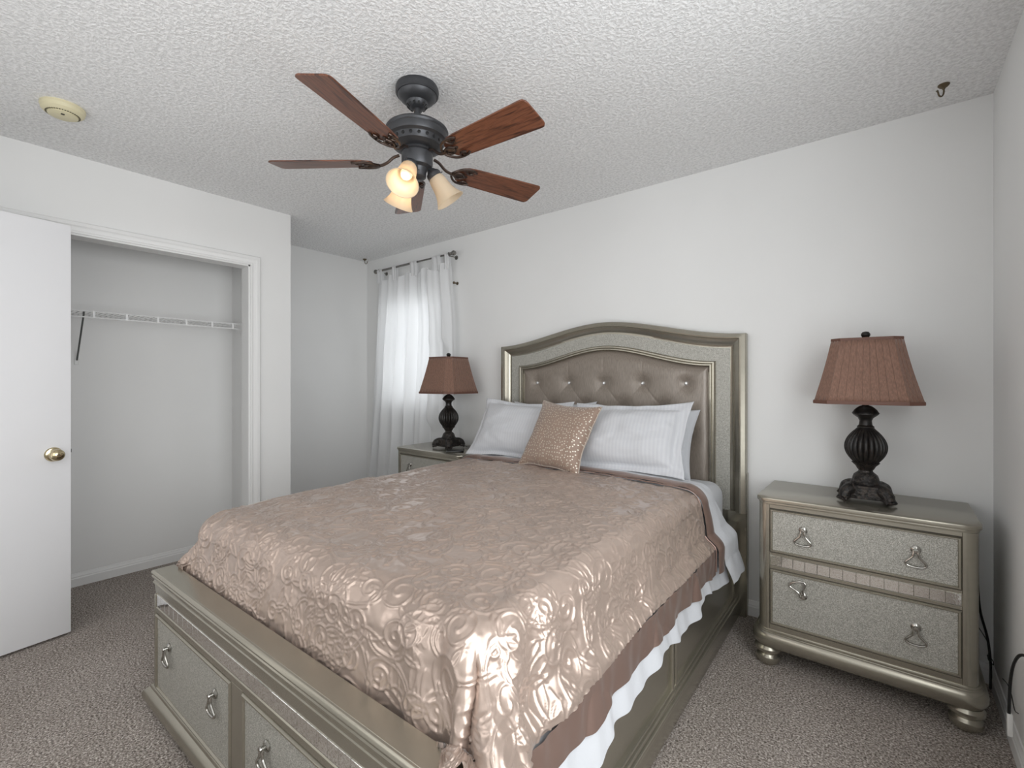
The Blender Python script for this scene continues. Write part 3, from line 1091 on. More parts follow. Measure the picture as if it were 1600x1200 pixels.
# ================================================================== TABLE LAMPS
def make_lamp(label, x, y, z, rot, pl=9):
    t = thing('table_lamp', label, 'lamp', (x, y, z), rot)
    # carved foot: square platform with four paws
    bm = B()
    for k in range(4):
        a = PI / 4 + k * PI / 2
        mt = Matrix.Rotation(a, 4, 'Z')
        # knee
        pts = [mt @ Vector(p) for p in spline([(0.035, 0, 0.046), (0.070, 0, 0.050), (0.092, 0, 0.044), (0.103, 0, 0.030), (0.110, 0, 0.016)], 4)]
        n_ = len(pts)
        tube(bm, pts, 0.02, 12, radii=[0.030 - 0.011 * (i / n_) for i in range(n_)])
        for s_ in (-0.30, -0.1, 0.1, 0.30):
            ms_ = Matrix.Rotation(a + s_ * 0.55, 4, 'Z')
            tp_ = [ms_ @ Vector(p) for p in ((0.094, 0, 0.022), (0.110, 0, 0.019), (0.122, 0, 0.009))]
            tube(bm, tp_, 0.008, 8, radii=[0.008, 0.009, 0.006])
    pl_ = []
    for k in range(4):
        a = PI / 4 + k * PI / 2
        pl_.append((0.098 * math.cos(a), 0.098 * math.sin(a)))
        for q in (0.25, 0.5, 0.75):
            b_ = a + q * PI / 2
            rr = 0.072 if q == 0.5 else 0.078
            pl_.append((rr * math.cos(b_), rr * math.sin(b_)))
    prism(bm, pl_, 0.014, 0.068, 0.008, 2)
    obj('lamp_foot', bm, M['blackornate'], t)
    bm = B()
    lathe(bm, [(0.062, 0.060), (0.060, 0.068), (0.054, 0.072), (0.054, 0.080), (0.048, 0.086), (0.046, 0.096), (0.042, 0.108), (0.033, 0.116), (0.026, 0.122), (0.025, 0.128), (0.030, 0.134), (0.036, 0.146), (0.046, 0.156), (0.050, 0.160), (0.044, 0.164)], seg=40)
    obj('lamp_pedestal', bm, M['blackornate'], t)
    bm = B()
    urn = []
    for k in range(25):
        q = k / 24
        zz = 0.160 + 0.148 * q
        r_ = 0.0765 * math.sin(PI * (0.16 + 0.74 * q)) ** 0.8
        urn.append((r_, zz))
    fl = lambda a, z_: 1.0 - 0.13 * (1 - abs(math.sin(a * 11)) ** 0.65) * math.sin(PI * min(1, max(0, (z_ - 0.160) / 0.148))) ** 0.5
    lathe(bm, urn, seg=22 * 8, flute=fl)
    obj('fluted_urn', bm, M['blackcarved'], t, angle=60)
    bm = B()
    lathe(bm, [(0.034, 0.298), (0.035, 0.304), (0.030, 0.310), (0.031, 0.315), (0.024, 0.322), (0.022, 0.340), (0.027, 0.352), (0.040, 0.362), (0.046, 0.368), (0.046, 0.376), (0.042, 0.382), (0.040, 0.386), (0.030, 0.396), (0.022, 0.402), (0.012, 0.406), (0.010, 0.430), (0.0, 0.430)], seg=40)
    for k in range(36):
        a = 2 * PI * k / 36
        lathe(bm, [(0, -0.003), (0.003, 0), (0, 0.003)], seg=6, mtx=Matrix.Translation((0.0455 * math.cos(a), 0.0455 * math.sin(a), 0.372)))
    obj('lamp_neck', bm, M['blackcarved'], t)
    # harp and finial
    bm = B()
    tube(bm, spline([(0, 0.012, 0.425), (0, 0.055, 0.47), (0, 0.062, 0.55), (0, 0.030, 0.66), (0, 0, 0.684), (0, -0.030, 0.66), (0, -0.062, 0.55), (0, -0.055, 0.47), (0, -0.012, 0.425)], 5), 0.002, 6)
    lathe(bm, [(0.0, 0.428), (0.016, 0.430), (0.016, 0.47), (0.010, 0.475), (0.0, 0.475)], seg=16)
    obj('lamp_socket', bm, M['bronze'], t)
    bm = B()
    lathe(bm, [(0.0, 0.680), (0.008, 0.682), (0.012, 0.690), (0.007, 0.694), (0.012, 0.698), (0.0165, 0.706), (0.0165, 0.713), (0.011, 0.721), (0.0, 0.724)], seg=24)
    obj('finial', bm, M['blackcarved'], t)
    # pleated shade: square with cut corners
    z0s, z1s = 0.422, 0.684
    hb, ht, cb, ct = 0.180, 0.118, 0.050, 0.032

    def oct_(h_, c_):
        return [(-h_ + c_, -h_), (h_ - c_, -h_), (h_, -h_ + c_), (h_, h_ - c_), (h_ - c_, h_), (-h_ + c_, h_), (-h_, h_ - c_), (-h_, -h_ + c_)]
    ob, ot = oct_(hb, cb), oct_(ht, ct)
    bm = B()
    nr = 8
    cols = []
    for e in range(8):
        b0, b1, t0, t1 = Vector(ob[e]), Vector(ob[(e + 1) % 8]), Vector(ot[e]), Vector(ot[(e + 1) % 8])
        npl = pl if e % 2 == 0 else 3
        nrm = (b1 - b0).normalized()
        nrm = Vector((nrm.y, -nrm.x))
        for k in range(npl):
            for (f_, d_) in ((0.0, 0.0), (0.04, 0.0026), (0.5, 0.0018), (0.96, 0.0006)):
                q = (k + f_) / npl
                col_ = []
                for j in range(nr + 1):
                    h_ = j / nr
                    p = (b0.lerp(b1, q)).lerp(t0.lerp(t1, q), h_)
                    p = p + nrm * d_ - nrm * 0.004 * math.sin(PI * h_)
                    col_.append(bm.verts.new((p.x, p.y, z0s + (z1s - z0s) * h_)))
                cols.append(col_)
    for i in range(len(cols)):
        a, b = cols[i], cols[(i + 1) % len(cols)]
        for j in range(nr):
            bm.faces.new((a[j], b[j], b[j + 1], a[j + 1]))
    sh_ = obj('lamp_shade', bm, M['shade'], t, angle=20)
    solid(sh_, 0.0015)
    for (o_, zc, hh_, off) in ((ob, z0s, 0.007, 0.003), (ot, z1s, 0.006, 0.003)):
        bm = B()
        pth = [(p[0], p[1]) for p in o_]
        sweep_profile(bm, pth, [(off, zc - hh_), (off + 0.001, zc), (off, zc + hh_), (-off + 0.001, zc + hh_), (-off + 0.001, zc - hh_), (off, zc - hh_)], closed=True)
        obj('shade_trim', bm, M['shade_trim'], sh_)
    return t


make_lamp('black urn table lamp with brown pleated shade on the right nightstand, beside the corner', -0.415, -0.232, 0.7405, math.radians(3))
make_lamp('black urn table lamp with brown pleated shade on the far nightstand by the curtain', -2.965, -0.262, 0.7405, math.radians(2))

bm = B()
box(bm, -0.062, 0.062, -0.022, 0.022, 0, 0.013, 0.004, 2)
rm = obj('remote_control', bm, M['black'])
rm.location = (-2.76, -0.395, 0.741)
rm.rotation_euler = (0, 0, math.radians(52))
tag(rm, 'small black remote lying on the far nightstand beside the lamp', 'remote control')
bm = B()
tube(bm, spline([(-2.875, -0.17, 0.746), (-2.80, -0.15, 0.745), (-2.74, -0.10, 0.745), (-2.70, -0.06, 0.745), (-2.68, -0.012, 0.745), (-2.68, -0.010, 0.60), (-2.70, -0.01, 0.4)], 6), 0.003, 6)
tag(obj('lamp_cord', bm, M['black_rubber']), 'thin dark cord trailing behind the lamp on the far nightstand', 'cord')

# ================================================================== BED
PV = Vector((-1.755, -0.05, 0))
BR = math.radians(1.1)
bed = thing('bed', 'champagne silver storage bed with arched tufted headboard and mirrored footboard drawers', 'bed', PV, BR)


def sm(t):
    t = min(1, max(0, t))
    return t * t * (3 - 2 * t)


def arch(x, a, b, hw):
    return a + (b - a) * sm(abs(x) / hw)


def ring(hw, a, b, y, zb):
    n = 60
    r_ = [(-hw, y, zb)]
    for i in range(n + 1):
        x = -hw + 2 * hw * i / n
        r_.append((x, y, arch(x, a, b, hw)))
    r_.append((hw, y, zb))
    return r_


def rings_mesh(specs, zb, cap_first=False):
    bm = B()
    R_ = [[bm.verts.new(p) for p in ring(*s_, zb)] for s_ in specs]
    for a, b in zip(R_[:-1], R_[1:]):
        for k in range(len(a) - 1):
            bm.faces.new((a[k], a[k + 1], b[k + 1], b[k]))
    return bm


ZB = 0.55
spec_outer = [(0.60, 1.40, 1.28, 0.030), (0.828, 1.621, 1.503, 0.030), (0.830, 1.623, 1.504, -0.022), (0.826, 1.619, 1.500, -0.030), (0.806, 1.602, 1.484, -0.036), (0.798, 1.596, 1.478, -0.034), (0.794, 1.592, 1.475, -0.026), (0.786, 1.586, 1.468, -0.022), (0.772, 1.572, 1.455, -0.014), (0.760, 1.560, 1.442, -0.002), (0.750, 1.551, 1.434, 0.000), (0.746, 1.547, 1.430, 0.000)]
bm = rings_mesh(spec_outer, ZB)
for s_ in (-1, 1):
    box(bm, s_ * 0.832 - 0.018 * (1 + s_), s_ * 0.832 + 0.018 * (1 - s_), -0.012, 0.030, 0.0, 0.76, 0.002, 1)
    box(bm, min(s_ * 0.74, s_ * 0.826), max(s_ * 0.74, s_ * 0.826), -0.02, 0.028, 0.0, ZB + 0.004)
box(bm, -0.80, 0.80, 0.0, 0.026, 0.1, 1.30)
hbd = obj('headboard', bm, M['silver'], bed, angle=30)
bm = rings_mesh([(0.747, 1.548, 1.431, -0.001), (0.673, 1.474, 1.360, -0.001)], ZB)
# mitre line geometry is in the rings; sparkle band
obj('headboard_band', bm, M['glitter'], hbd)
bm = rings_mesh([(0.675, 1.475, 1.361, 0.0), (0.673, 1.474, 1.359, -0.014), (0.668, 1.469, 1.355, -0.019), (0.660, 1.462, 1.349, -0.019), (0.656, 1.458, 1.345, -0.014), (0.652, 1.455, 1.342, -0.018), (0.645, 1.449, 1.337, -0.018), (0.640, 1.444, 1.334, -0.010), (0.639, 1.443, 1.333, 0.004)], ZB)
obj('headboard_moulding', bm, M['silver'], hbd)

btn = [(x, 1.237) for x in (-0.515, -0.2575, 0.0, 0.2575, 0.515)] + [(x, 1.085) for x in (-0.386, -0.129, 0.129, 0.386)] + [(x, 0.935) for x in (-0.515, -0.2575, 0.0, 0.2575, 0.515)]


def tuft(U, V):
    hw = 0.641
    x = -hw + 2 * hw * U
    top = 1.445 + (1.334 - 1.445) * sstep(np.abs(x) / hw, 0, 1)
    z = 0.56 + (top - 0.56) * V
    d_edge = np.minimum(np.minimum(x + hw, hw - x), top - z)
    y = 0.006 - 0.030 * (1 - np.exp(-d_edge / 0.022))
    dep = np.zeros_like(x)
    for (bx_, bz_) in btn:
        d = np.hypot((x - bx_) , (z - bz_))
        dep += 0.026 * np.exp(-(d / 0.042) ** 1.25)
    # diagonal creases between neighbouring buttons
    for (ax, az) in btn:
        for (cx_, cz_) in btn:
            if 0.1 < (az - cz_) < 0.2 and abs(abs(ax - cx_) - 0.1287) < 0.01:
                L = math.hypot(cx_ - ax, cz_ - az)
                ux, uz = (cx_ - ax) / L, (cz_ - az) / L
                t = np.clip((x - ax) * ux + (z - az) * uz, 0, L)
                dd = np.hypot(x - ax - t * ux, z - az - t * uz)
                dep += 0.0012 * np.exp(-(dd / 0.006) ** 2)
        if az > 1.2:
            t = np.clip(z - az, 0, 0.16)
            dd = np.hypot(x - ax, z - az - t)
            dep += 0.0012 * np.exp(-(dd / 0.006) ** 2)
    return np.stack([x, y + dep, z], 1)


P_, F_, uv = grid(tuft, 330, 190)
pan = obj('tufted_panel', (P_, F_[:, ::-1], uv), M['uph'], hbd, angle=None)
for (bx_, bz_) in btn[:9]:
    bm = B()
    lathe(bm, [(0.0, -0.004), (0.0115, -0.003), (0.0120, 0.003), (0.0090, 0.009), (0.0055, 0.0115), (0.0, 0.0118)], seg=8, mtx=Matrix.Translation((bx_, -0.002, bz_)) @ Matrix.Rotation(PI / 2, 4, 'X'))
    obj('crystal_button', bm, M['crystal'], hbd, smooth=False)

# side rails
for s_ in (1, -1):
    bm = B()
    f = lambda a, b: (min(s_ * a, s_ * b), max(s_ * a, s_ * b))
    Y0, Y1 = -2.09, -0.022
    box(bm, *f(0.745, 0.776), Y0, Y1, 0.02, 0.50)
    box(bm, *f(0.74, 0.789), Y0, Y1, 0.478, 0.502, 0.003)          # top cap
    box(bm, *f(0.77, 0.786), Y0, Y1, 0.455, 0.480, 0.002, 1)
    # mouldings at the foot of the panels
    box(bm, *f(0.77, 0.789), Y0, Y1, 0.118, 0.128, 0.003, 2)
    box(bm, *f(0.77, 0.796), Y0, Y1, 0.103, 0.117, 0.003, 2)
    box(bm, *f(0.77, 0.804), Y0, Y1, 0.085, 0.101, 0.004, 2)
    box(bm, *f(0.77, 0.801), Y0, Y1, 0.012, 0.084, 0.003, 2)
    for y_ in (-1.020, -0.985, -0.085, -2.0):
        box(bm, *f(0.77, 0.788), y_ - 0.008, y_ + 0.008, 0.118, 0.465, 0.005, 3)
    obj('side_rail', bm, M['silver'], bed, angle=30)

# footboard
FYF = -2.150
bm = B()
box(bm, -0.815, 0.795, FYF + 0.004, -2.085, 0.03, 0.515)
path = [(-0.825, -2.085), (-0.825, FYF), (0.805, FYF), (0.805, -2.085)]
prof = [(-0.05, 0.526), (-0.006, 0.526), (0.001, 0.525), (0.006, 0.521), (0.008, 0.516), (0.006, 0.510), (0.004, 0.507), (0.006, 0.503), (0.005, 0.498), (0.001, 0.495), (-0.001, 0.488), (0.000, 0.482), (0.003, 0.480), (0.003, 0.477), (-0.002, 0.474), (-0.004, 0.442), (-0.008, 0.436), (-0.008, 0.43)]
sweep_profile(bm, path, [(-(-o_), z_) for o_, z_ in prof])
box(bm, -0.822, 0.802, FYF + 0.003, -2.083, 0.515, 0.5262, 0.001, 1)
box(bm, -0.818, -0.800, FYF - 0.001, FYF + 0.02, 0.075, 0.436, 0.002, 1)
box(bm, 0.700, 0.800, FYF - 0.001, FYF + 0.02, 0.075, 0.436, 0.002, 1)
box(bm, -0.800, 0.700, FYF - 0.001, FYF + 0.02, 0.368, 0.392, 0.003, 1)
box(bm, -0.126, -0.054, FYF - 0.001, FYF + 0.02, 0.075, 0.372, 0.002, 1)
box(bm, -0.800, 0.700, FYF + 0.0, FYF + 0.02, 0.064, 0.080, 0.002, 1)
fb = obj('footboard', bm, M['silver'], bed, angle=30)
bm = B()
prof = [(-0.02, 0.088), (0.004, 0.088), (0.008, 0.084), (0.010, 0.078), (0.013, 0.076), (0.020, 0.072), (0.028, 0.062), (0.031, 0.048), (0.028, 0.034), (0.020, 0.026), (-0.02, 0.024)]
sweep_profile(bm, path, prof)
obj('foot_moulding', bm, M['silver'], fb)
n_t = 33
tile_band(fb, -0.800, 0.700, 0.393, 0.436, FYF + 0.003, n_t)
d1 = framed_panel(fb, -0.798, -0.128, 0.082, 0.366, FYF)
bail_handle(d1, -0.655, 0.285, FYF + 0.001, flip=math.radians(0))
bail_handle(d1, -0.245, 0.285, FYF + 0.001, flip=math.radians(0))
d2 = framed_panel(fb, -0.052, 0.698, 0.082, 0.366, FYF)
bail_handle(d2, 0.095, 0.285, FYF + 0.001)
bail_handle(d2, 0.52, 0.285, FYF + 0.001)
for (x_, y_) in ((-0.755, -2.125), (0.745, -2.125), (-0.76, -0.06), (0.76, -0.06)):
    bm = B()
    lathe(bm, [(0.030, 0.034), (0.036, 0.026), (0.038, 0.016), (0.032, 0.004), (0.026, 0.0), (0.0, 0.0)], cx=x_, cy=y_, seg=24)
    obj('bun_foot', bm, M['silver'], bed)


def bedobj(name, label, cat):
    return thing(name, label, cat, PV, BR)


# mattress with fitted sheet
bm = B()
box(bm, -0.730, 0.730, -2.000, -0.030, 0.26, 0.712, 0.07, 6)
mt_ = obj('mattress', bm, M['cotton'])
mt_.location = PV
mt_.rotation_euler = (0, 0, BR)
tag(mt_, 'mattress in a white fitted sheet, its corner bare beside the headboard', 'mattress')

# ------------------------------------------------------------------ draped bedding
XR, RS = 0.675, 0.075      # where rounding starts at the sides, radius
YF0, RF = -1.945, 0.10


def top_z(x, y):
    z = 0.768 - 0.016 * np.abs(x / 0.7) ** 3
    z = z - 0.022 * sstep(-y, 1.2, 2.0) - 0.006 * sstep(-y, 0.5, 0.2)
    z = z + 0.006 * vn(x, y, 2.3, 5) + 0.0035 * vn(x, y, 6.0, 6)
    return z


def drape(A, Bc, lift=0.0, flare=0.22, wav=1.0, foot=True):
    """A: across arc coordinate, Bc: along arc coordinate (negative to the foot)."""
    A = np.asarray(A, float)
    Bc = np.asarray(Bc, float)
    if foot:
        kk = 0.86 + 0.20 * sstep(A, 0.55, 0.78)
        Bc = np.where(Bc < YF0, YF0 - (YF0 - Bc) * kk, Bc)
    sx = np.sign(A)
    ex = np.maximum(0, np.abs(A) - XR)
    ey = np.maximum(0, YF0 - Bc) if foot else np.zeros_like(A)
    L = np.hypot(ex, ey) + 1e-9
    nx, ny = ex / L, ey / L
    phi = np.arctan2(ey, ex)       # 0 = side, pi/2 = foot
    r = RS + (RF - RS) * sstep(phi, 0, PI / 2)
    q = np.minimum(L / r, PI / 2)
    h = r * np.sin(q)
    d = r * (1 - np.cos(q))
    extra = np.maximum(0, L - r * PI / 2)
    right = sx > 0
    fl = np.where(right, flare, 0.42) * np.cos(phi) ** 2
    cornerk = np.sin(2 * phi) ** 2
    fl = fl + 0.17 * np.sin(phi) ** 4 + np.where(right, 0.62, 0.30) * cornerk
    # folds: waves that grow with the drop
    g = sstep(extra, 0.0, 0.22)
    ph = Bc * 2 * PI
    fold_side = 0.010 * np.sin(ph * 2.3 + 0.5) + 0.008 * np.sin(ph * 4.9 + 2.0) + 0.005 * np.sin(ph * 9.3)
    fold_corner = 0.030 * np.sin(phi * 10.5 + 0.4) * cornerk ** 0.6
    foldv = (fold_side * np.cos(phi) ** 2 + fold_corner) * g * wav
    hh_ = h + extra * fl + foldv
    dd = d + extra * np.sqrt(np.maximum(0.05, 1 - fl ** 2))
    cx_ = np.clip(np.abs(A), 0, XR) * sx
    cy_ = np.maximum(Bc, YF0) if foot else Bc
    x = cx_ + sx * nx * hh_
    y = cy_ - ny * hh_
    z = top_z(cx_, cy_) - dd
    # deep fold at the near right corner, the side panel lapping over the foot panel
    if foot:
        dph = np.degrees(phi) - 60
        k_ = np.where(right & (ey > 0) & (ex > 0), sstep(L, 0.06, 0.26), 0)
        push = -0.060 * np.exp(-(dph / 5.0) ** 2) + 0.014 * np.exp(-((dph + 16) / 10.0) ** 2) 
        x = x + nx * push * k_
        y = y - ny * push * k_
        y = np.where(~right, np.maximum(y, -2.076 + 0.012 * np.sin(x * 60)), y)
    # keep clear of the frame: lie on the footboard ledge, hang outside the rails
    gap = 0.006 + lift
    inside = (y > -2.168) & (y < -2.083) & (np.abs(x) < 0.835)
    z = np.where(inside & (z < 0.532 + gap), 0.532 + gap + 0.02 * (z - 0.538) * 0, z)
    inside2 = (y >= -2.05) & (y < -0.0)
    lim = 0.812 + lift
    low = sstep(-(z), -0.56, -0.50)
    ax = np.abs(x)
    need = inside2 & (nx > 0.2)
    ax = np.where(need, np.maximum(ax, ax + (lim - ax) * low), ax)
    x = np.where(need, ax * sx, x)
    return x, y, z


# embroidery height map over the cloth (arc coordinates, 4 mm grid)
A0, A1 = -(XR + 0.36), XR + 0.292
B1, B0 = -0.555, YF0 - 0.36
CS = 0.0033
NU = int((A1 - A0) / CS) + 1
NV = int((B1 - B0) / CS) + 1
HM = np.zeros((NV, NU), np.float32)


def splat(xs, ys, amp, sig):
    ix = (xs - A0) / CS
    iy = (ys - B0) / CS
    R_ = int(math.ceil(2.4 * sig / CS))
    cx_ = np.round(ix).astype(int)
    cy_ = np.round(iy).astype(int)
    for dx in range(-R_, R_ + 1):
        for dy in range(-R_, R_ + 1):
            px_, py_ = cx_ + dx, cy_ + dy
            ok = (px_ >= 0) & (px_ < NU) & (py_ >= 0) & (py_ < NV)
            d2 = ((px_ - ix) ** 2 + (py_ - iy) ** 2) * CS * CS
            np.maximum.at(HM, (py_[ok], px_[ok]), (amp * np.exp(-d2 / (2 * sig * sig)))[ok].astype(np.float32))


for gy in np.arange(B0, B1, 0.100):
    for gx in np.arange(A0, A1, 0.100):
        cx_ = gx + rng.uniform(-0.035, 0.035)
        cy_ = gy + rng.uniform(-0.035, 0.035)
        sgn = rng.choice([-1, 1])
        th0 = rng.uniform(0, 2 * PI)
        R0 = rng.uniform(0.028, 0.066)
        turns = rng.uniform(1.2, 1.9)
        t = np.linspace(0, 1, int(R0 * turns * 2 * PI / 0.003))
        rad = R0 * (1 - 0.82 * t)
        th = th0 + sgn * t * turns * 2 * PI
        xs, ys = cx_ + rad * np.cos(th), cy_ + rad * np.sin(th)
        splat(xs, ys, 1.0, 0.0023)
        # tail sweeping away from the outer end
        tl = rng.uniform(0.07, 0.15)
        tt = np.linspace(0, 1, int(tl / 0.003))
        hd = th0 - sgn * PI / 2
        cur = -sgn * rng.uniform(6, 16)
        ang = hd + cur * tl * tt * tt * 0.9
        dx = np.cumsum(np.cos(ang)) * 0.003
        dy = np.cumsum(np.sin(ang)) * 0.003
        splat(xs[0] + dx, ys[0] + dy, 1.0, 0.0023)
        if rng.random() < 0.6:
            splat(xs[0] + dx + 0.011 * np.cos(ang + PI / 2), ys[0] + dy + 0.011 * np.sin(ang + PI / 2), 0.9, 0.0023)
        # leaves
        for k in range(rng.integers(2, 5)):
            a = rng.uniform(0, 2 * PI)
            ll = rng.uniform(0.02, 0.045)
            t2 = np.linspace(-1, 1, 22)
            wl = ll * rng.uniform(0.2, 0.36)
            ox = cx_ + math.cos(a) * (R0 + ll * 0.6)
            oy = cy_ + math.sin(a) * (R0 + ll * 0.6)
            for s_ in (-1, 1):
                lx = ll * t2
                ly = s_ * wl * (1 - t2 ** 2)
                b_ = a + rng.uniform(-0.5, 0.5)
                splat(ox + lx * math.cos(b_) - ly * math.sin(b_), oy + lx * math.sin(b_) + ly * math.cos(b_), 0.9, 0.0021)

u = np.linspace(A0, A1, NU)
v_ = np.linspace(B0, B1, NV)
Ag, Bg = np.meshgrid(u, v_)
HMs = HM
pk = (0.45 * vn(Ag, Bg, 45, 21) + 0.55 * vn(Ag + 0.3 * vn(Ag, Bg, 9, 23) * 0.1, Bg, 75, 22))
hdisp = 0.0042 * HMs + 0.0014 * pk * (1 - 0.6 * HMs)


def sheet_positions(Ag, Bg, lift=0.0, disp=None, **kw):
    x, y, z = drape(Ag, Bg, lift, **kw)
    P3 = np.stack([x, y, z], -1)
    if disp is not None:
        du = np.gradient(P3, axis=1)
        dv = np.gradient(P3, axis=0)
        n_ = np.cross(du, dv)
        n_ /= (np.linalg.norm(n_, axis=-1, keepdims=True) + 1e-12)
        P3 = P3 + n_ * disp[..., None]
    return P3


def wrinkle(Ag, Bg):
    """broad soft wrinkles of the satin"""
    w_ = 0.004 * vn(Ag * 0.6, Bg, 9, 31) + 0.003 * vn(Ag, Bg * 0.5, 14, 32)
    # radiating folds near the foot corners
    ex = Ag - XR
    ey = YF0 - Bg
    near = np.exp(-((np.maximum(0, -ex) / 0.25) ** 2 + (np.maximum(0, -ey) / 0.22) ** 2))
    ang = np.arctan2(ey + 0.18, ex + 0.22)
    w_ = w_ + 0.010 * near * np.sin(ang * 15 + 1.0) * sstep(np.hypot(ex + 0.22, ey + 0.18), 0.12, 0.4)
    return w_


bsp = bedobj('bedspread', 'dusty rose satin bedspread with raised scroll quilting covering the bed', 'bedspread')
P3 = sheet_positions(Ag, Bg, disp=hdisp + wrinkle(Ag, Bg))
uv = np.stack([Ag.ravel(), Bg.ravel()], 1)
fast_grid_obj('quilted_satin', P3.reshape(-1, 3), NU, NV, uv, M['satin'], bsp)


def strip(name, Afn, Bfn, nu, nv, m, parent, lift=0.0, disp=None, flip=False, th=0.0, **kw):
    U, V = np.meshgrid(np.linspace(0, 1, nu), np.linspace(0, 1, nv))
    A_, B_ = Afn(U, V), Bfn(U, V)
    d_ = disp(A_, B_, U, V) if disp is not None else None
    P3 = sheet_positions(A_, B_, lift, d_, **kw)
    o = fast_grid_obj(name, P3.reshape(-1, 3), nu, nv, np.stack([A_.ravel(), B_.ravel()], 1), m, parent)
    return o


# plain satin borders: right side, left side, head end
bw = 0.105
rw = lambda A_, B_, U, V: 0.004 * np.sin(B_ * 70 + 2 * vn(A_, B_, 8, 41)) * (1 - U * 0.5) * vn(A_ * 0.5, B_, 14, 42) + 0.003 * vn(A_ * 0.6, B_, 26, 43) + 0.008 * U * np.sin(B_ * 2 * PI * 5.3 + 1) * vn(B_, B_, 3, 44)
strip('satin_border', lambda U, V: A1 + U * (bw + 0.012 * np.sin(V * 40) * 0.6), lambda U, V: B0 + V * (B1 - B0), 26, 420, M['satin_border'], bsp, disp=rw, lift=0.0)
strip('satin_border', lambda U, V: A0 - (1 - U) * bw, lambda U, V: B0 + V * (B1 - B0), 26, 300, M['satin_border'], bsp)


def head_band(U, V):
    return B1 + 0.0 + V * 0.088


hb_d = lambda A_, B_, U, V: 0.012 * np.sin(np.clip(V, 0.02, 1) * PI) ** 0.5 + 0.003 * vn(A_, B_, 16, 51) + 0.009
strip('satin_border', lambda U, V: A0 - bw + U * (A1 - A0 + 2 * bw), head_band, 420, 20, M['satin_border'], bsp, disp=hb_d, lift=0.004)
bm = B()
aa = np.linspace(A0 - bw, A1 + bw, 160)
x, y, z = drape(aa, np.full_like(aa, B1 + 0.001), 0.004)
tube(bm, [(x[i], y[i], z[i] + 0.007 + 0.001 * math.sin(i)) for i in range(len(aa))], 0.0035, 6)
obj('border_piping', bm, M['satin_border'], bsp)

# white sheet between spread and mattress: shows below the right hem and over the head end
wsh = bedobj('flat_sheet', 'white flat sheet folded over at the pillows and hanging below the bedspread hem', 'bed sheet')
hemn = lambda B_: 0.02 * np.sin(B_ * 21) * vn(B_, B_, 2.0, 61) + 0.022 * vn(B_, B_, 5.0, 62)
strip('hanging_sheet', lambda U, V: (XR + 0.20) + U * (0.272 + hemn(B1 + (V - 1) * 1.7)), lambda U, V: (B1 + 0.18) + (V - 1) * 1.95, 30, 300, M['cotton'], wsh, lift=-0.006, wav=0.8,
      disp=lambda A_, B_, U, V: -0.013 + 0.003 * np.sin(B_ * 60) * vn(B_, A_, 8, 63))
strip('folded_sheet', lambda U, V: -(XR + 0.25) + U * (2 * XR + 0.25 + 0.475 + 0.0), lambda U, V: -0.53 + V * (0.19 + 0.06 * sstep(U, 0.7, 1.0)) + 0.09 * sstep(U, 0.80, 1.0) - 0.03, 260, 60, M['cotton'], wsh, lift=0.016, foot=False, flare=0.30, wav=0.3,
      disp=lambda A_, B_, U, V: 0.004 + 0.004 * vn(A_, B_, 7, 64) + 0.004 * vn(A_ * 0.5, B_, 22, 65) + 0.008 * sstep(U, 0.75, 1))


# ------------------------------------------------------------------ pillows
def pillow_mesh(w_, h_, t_, flange=0.0, seed=0, sag=0.0, ears=0.03, nu=70, nv=56, wr=0.004):
    """pillow lying in local XZ plane (x across, z up), thickness along y; returns verts/faces/uv closed"""
    hw, hh_ = w_ / 2, h_ / 2
    V_, F_, UV_ = [], [], []
    uu = np.linspace(-1, 1, nu)
    vv = np.linspace(-1, 1, nv)
    U, V = np.meshgrid(uu, vv)
    fx = 1 - flange / hw
    fy = 1 - flange / hh_
    un = np.clip(np.abs(U) / fx, 0, 1)
    vn_ = np.clip(np.abs(V) / fy, 0, 1)
    prof = ((1 - un ** 2.6) ** 0.55) * ((1 - vn_ ** 2.6) ** 0.55)
    # pillow edges pull in between the corners
    pin = ears * (1 - (np.abs(U)) ** 2) * np.abs(V) ** 3
    pinx = ears * (1 - (np.abs(V)) ** 2) * np.abs(U) ** 3
    X = U * hw - np.sign(U) * pinx + 0.006 * vn(U + seed, V, 2, 70)
    Z = V * hh_ - np.sign(V) * pin + 0.006 * vn(U, V + seed, 2, 71)
    Z = Z - sag * (1 - U ** 2) * (V > 0) * V
    w1 = wr * (vn(U * 1.2 + seed, V * 1.2, 3, 72) + 0.6 * vn(U + seed, V, 7, 73)) * prof ** 0.4
    edge = 0.006 * vn(U * 1.5 + seed, V * 1.5, 4, 74) * (1 - prof) * (1 if flange else 0.4)
    Yf = -t_ / 2 * prof - w1 + edge
    Yb = t_ / 2 * prof * 0.8 + 0.0015 + edge
    n = nu * nv
    for Y_, base in ((Yf, 0), (Yb, n)):
        V_.append(np.stack([X.ravel(), Y_.ravel(), Z.ravel()], 1))
        UV_.append(np.stack([X.ravel(), Z.ravel()], 1))
    idx = np.arange(n).reshape(nv, nu)
    a = np.stack([idx[:-1, :-1], idx[:-1, 1:], idx[1:, 1:], idx[1:, :-1]], -1).reshape(-1, 4)
    b = a[:, ::-1] + n
    rim = []
    loop = list(idx[0, :]) + list(idx[1:, -1]) + list(idx[-1, -2::-1]) + list(idx[-2:0:-1, 0])
    for i in range(len(loop)):
        p, q = loop[i], loop[(i + 1) % len(loop)]
        rim.append((p, p + n, q + n, q))
    return np.vstack(V_), np.vstack([a, b, np.array(rim)]), np.vstack(UV_), loop


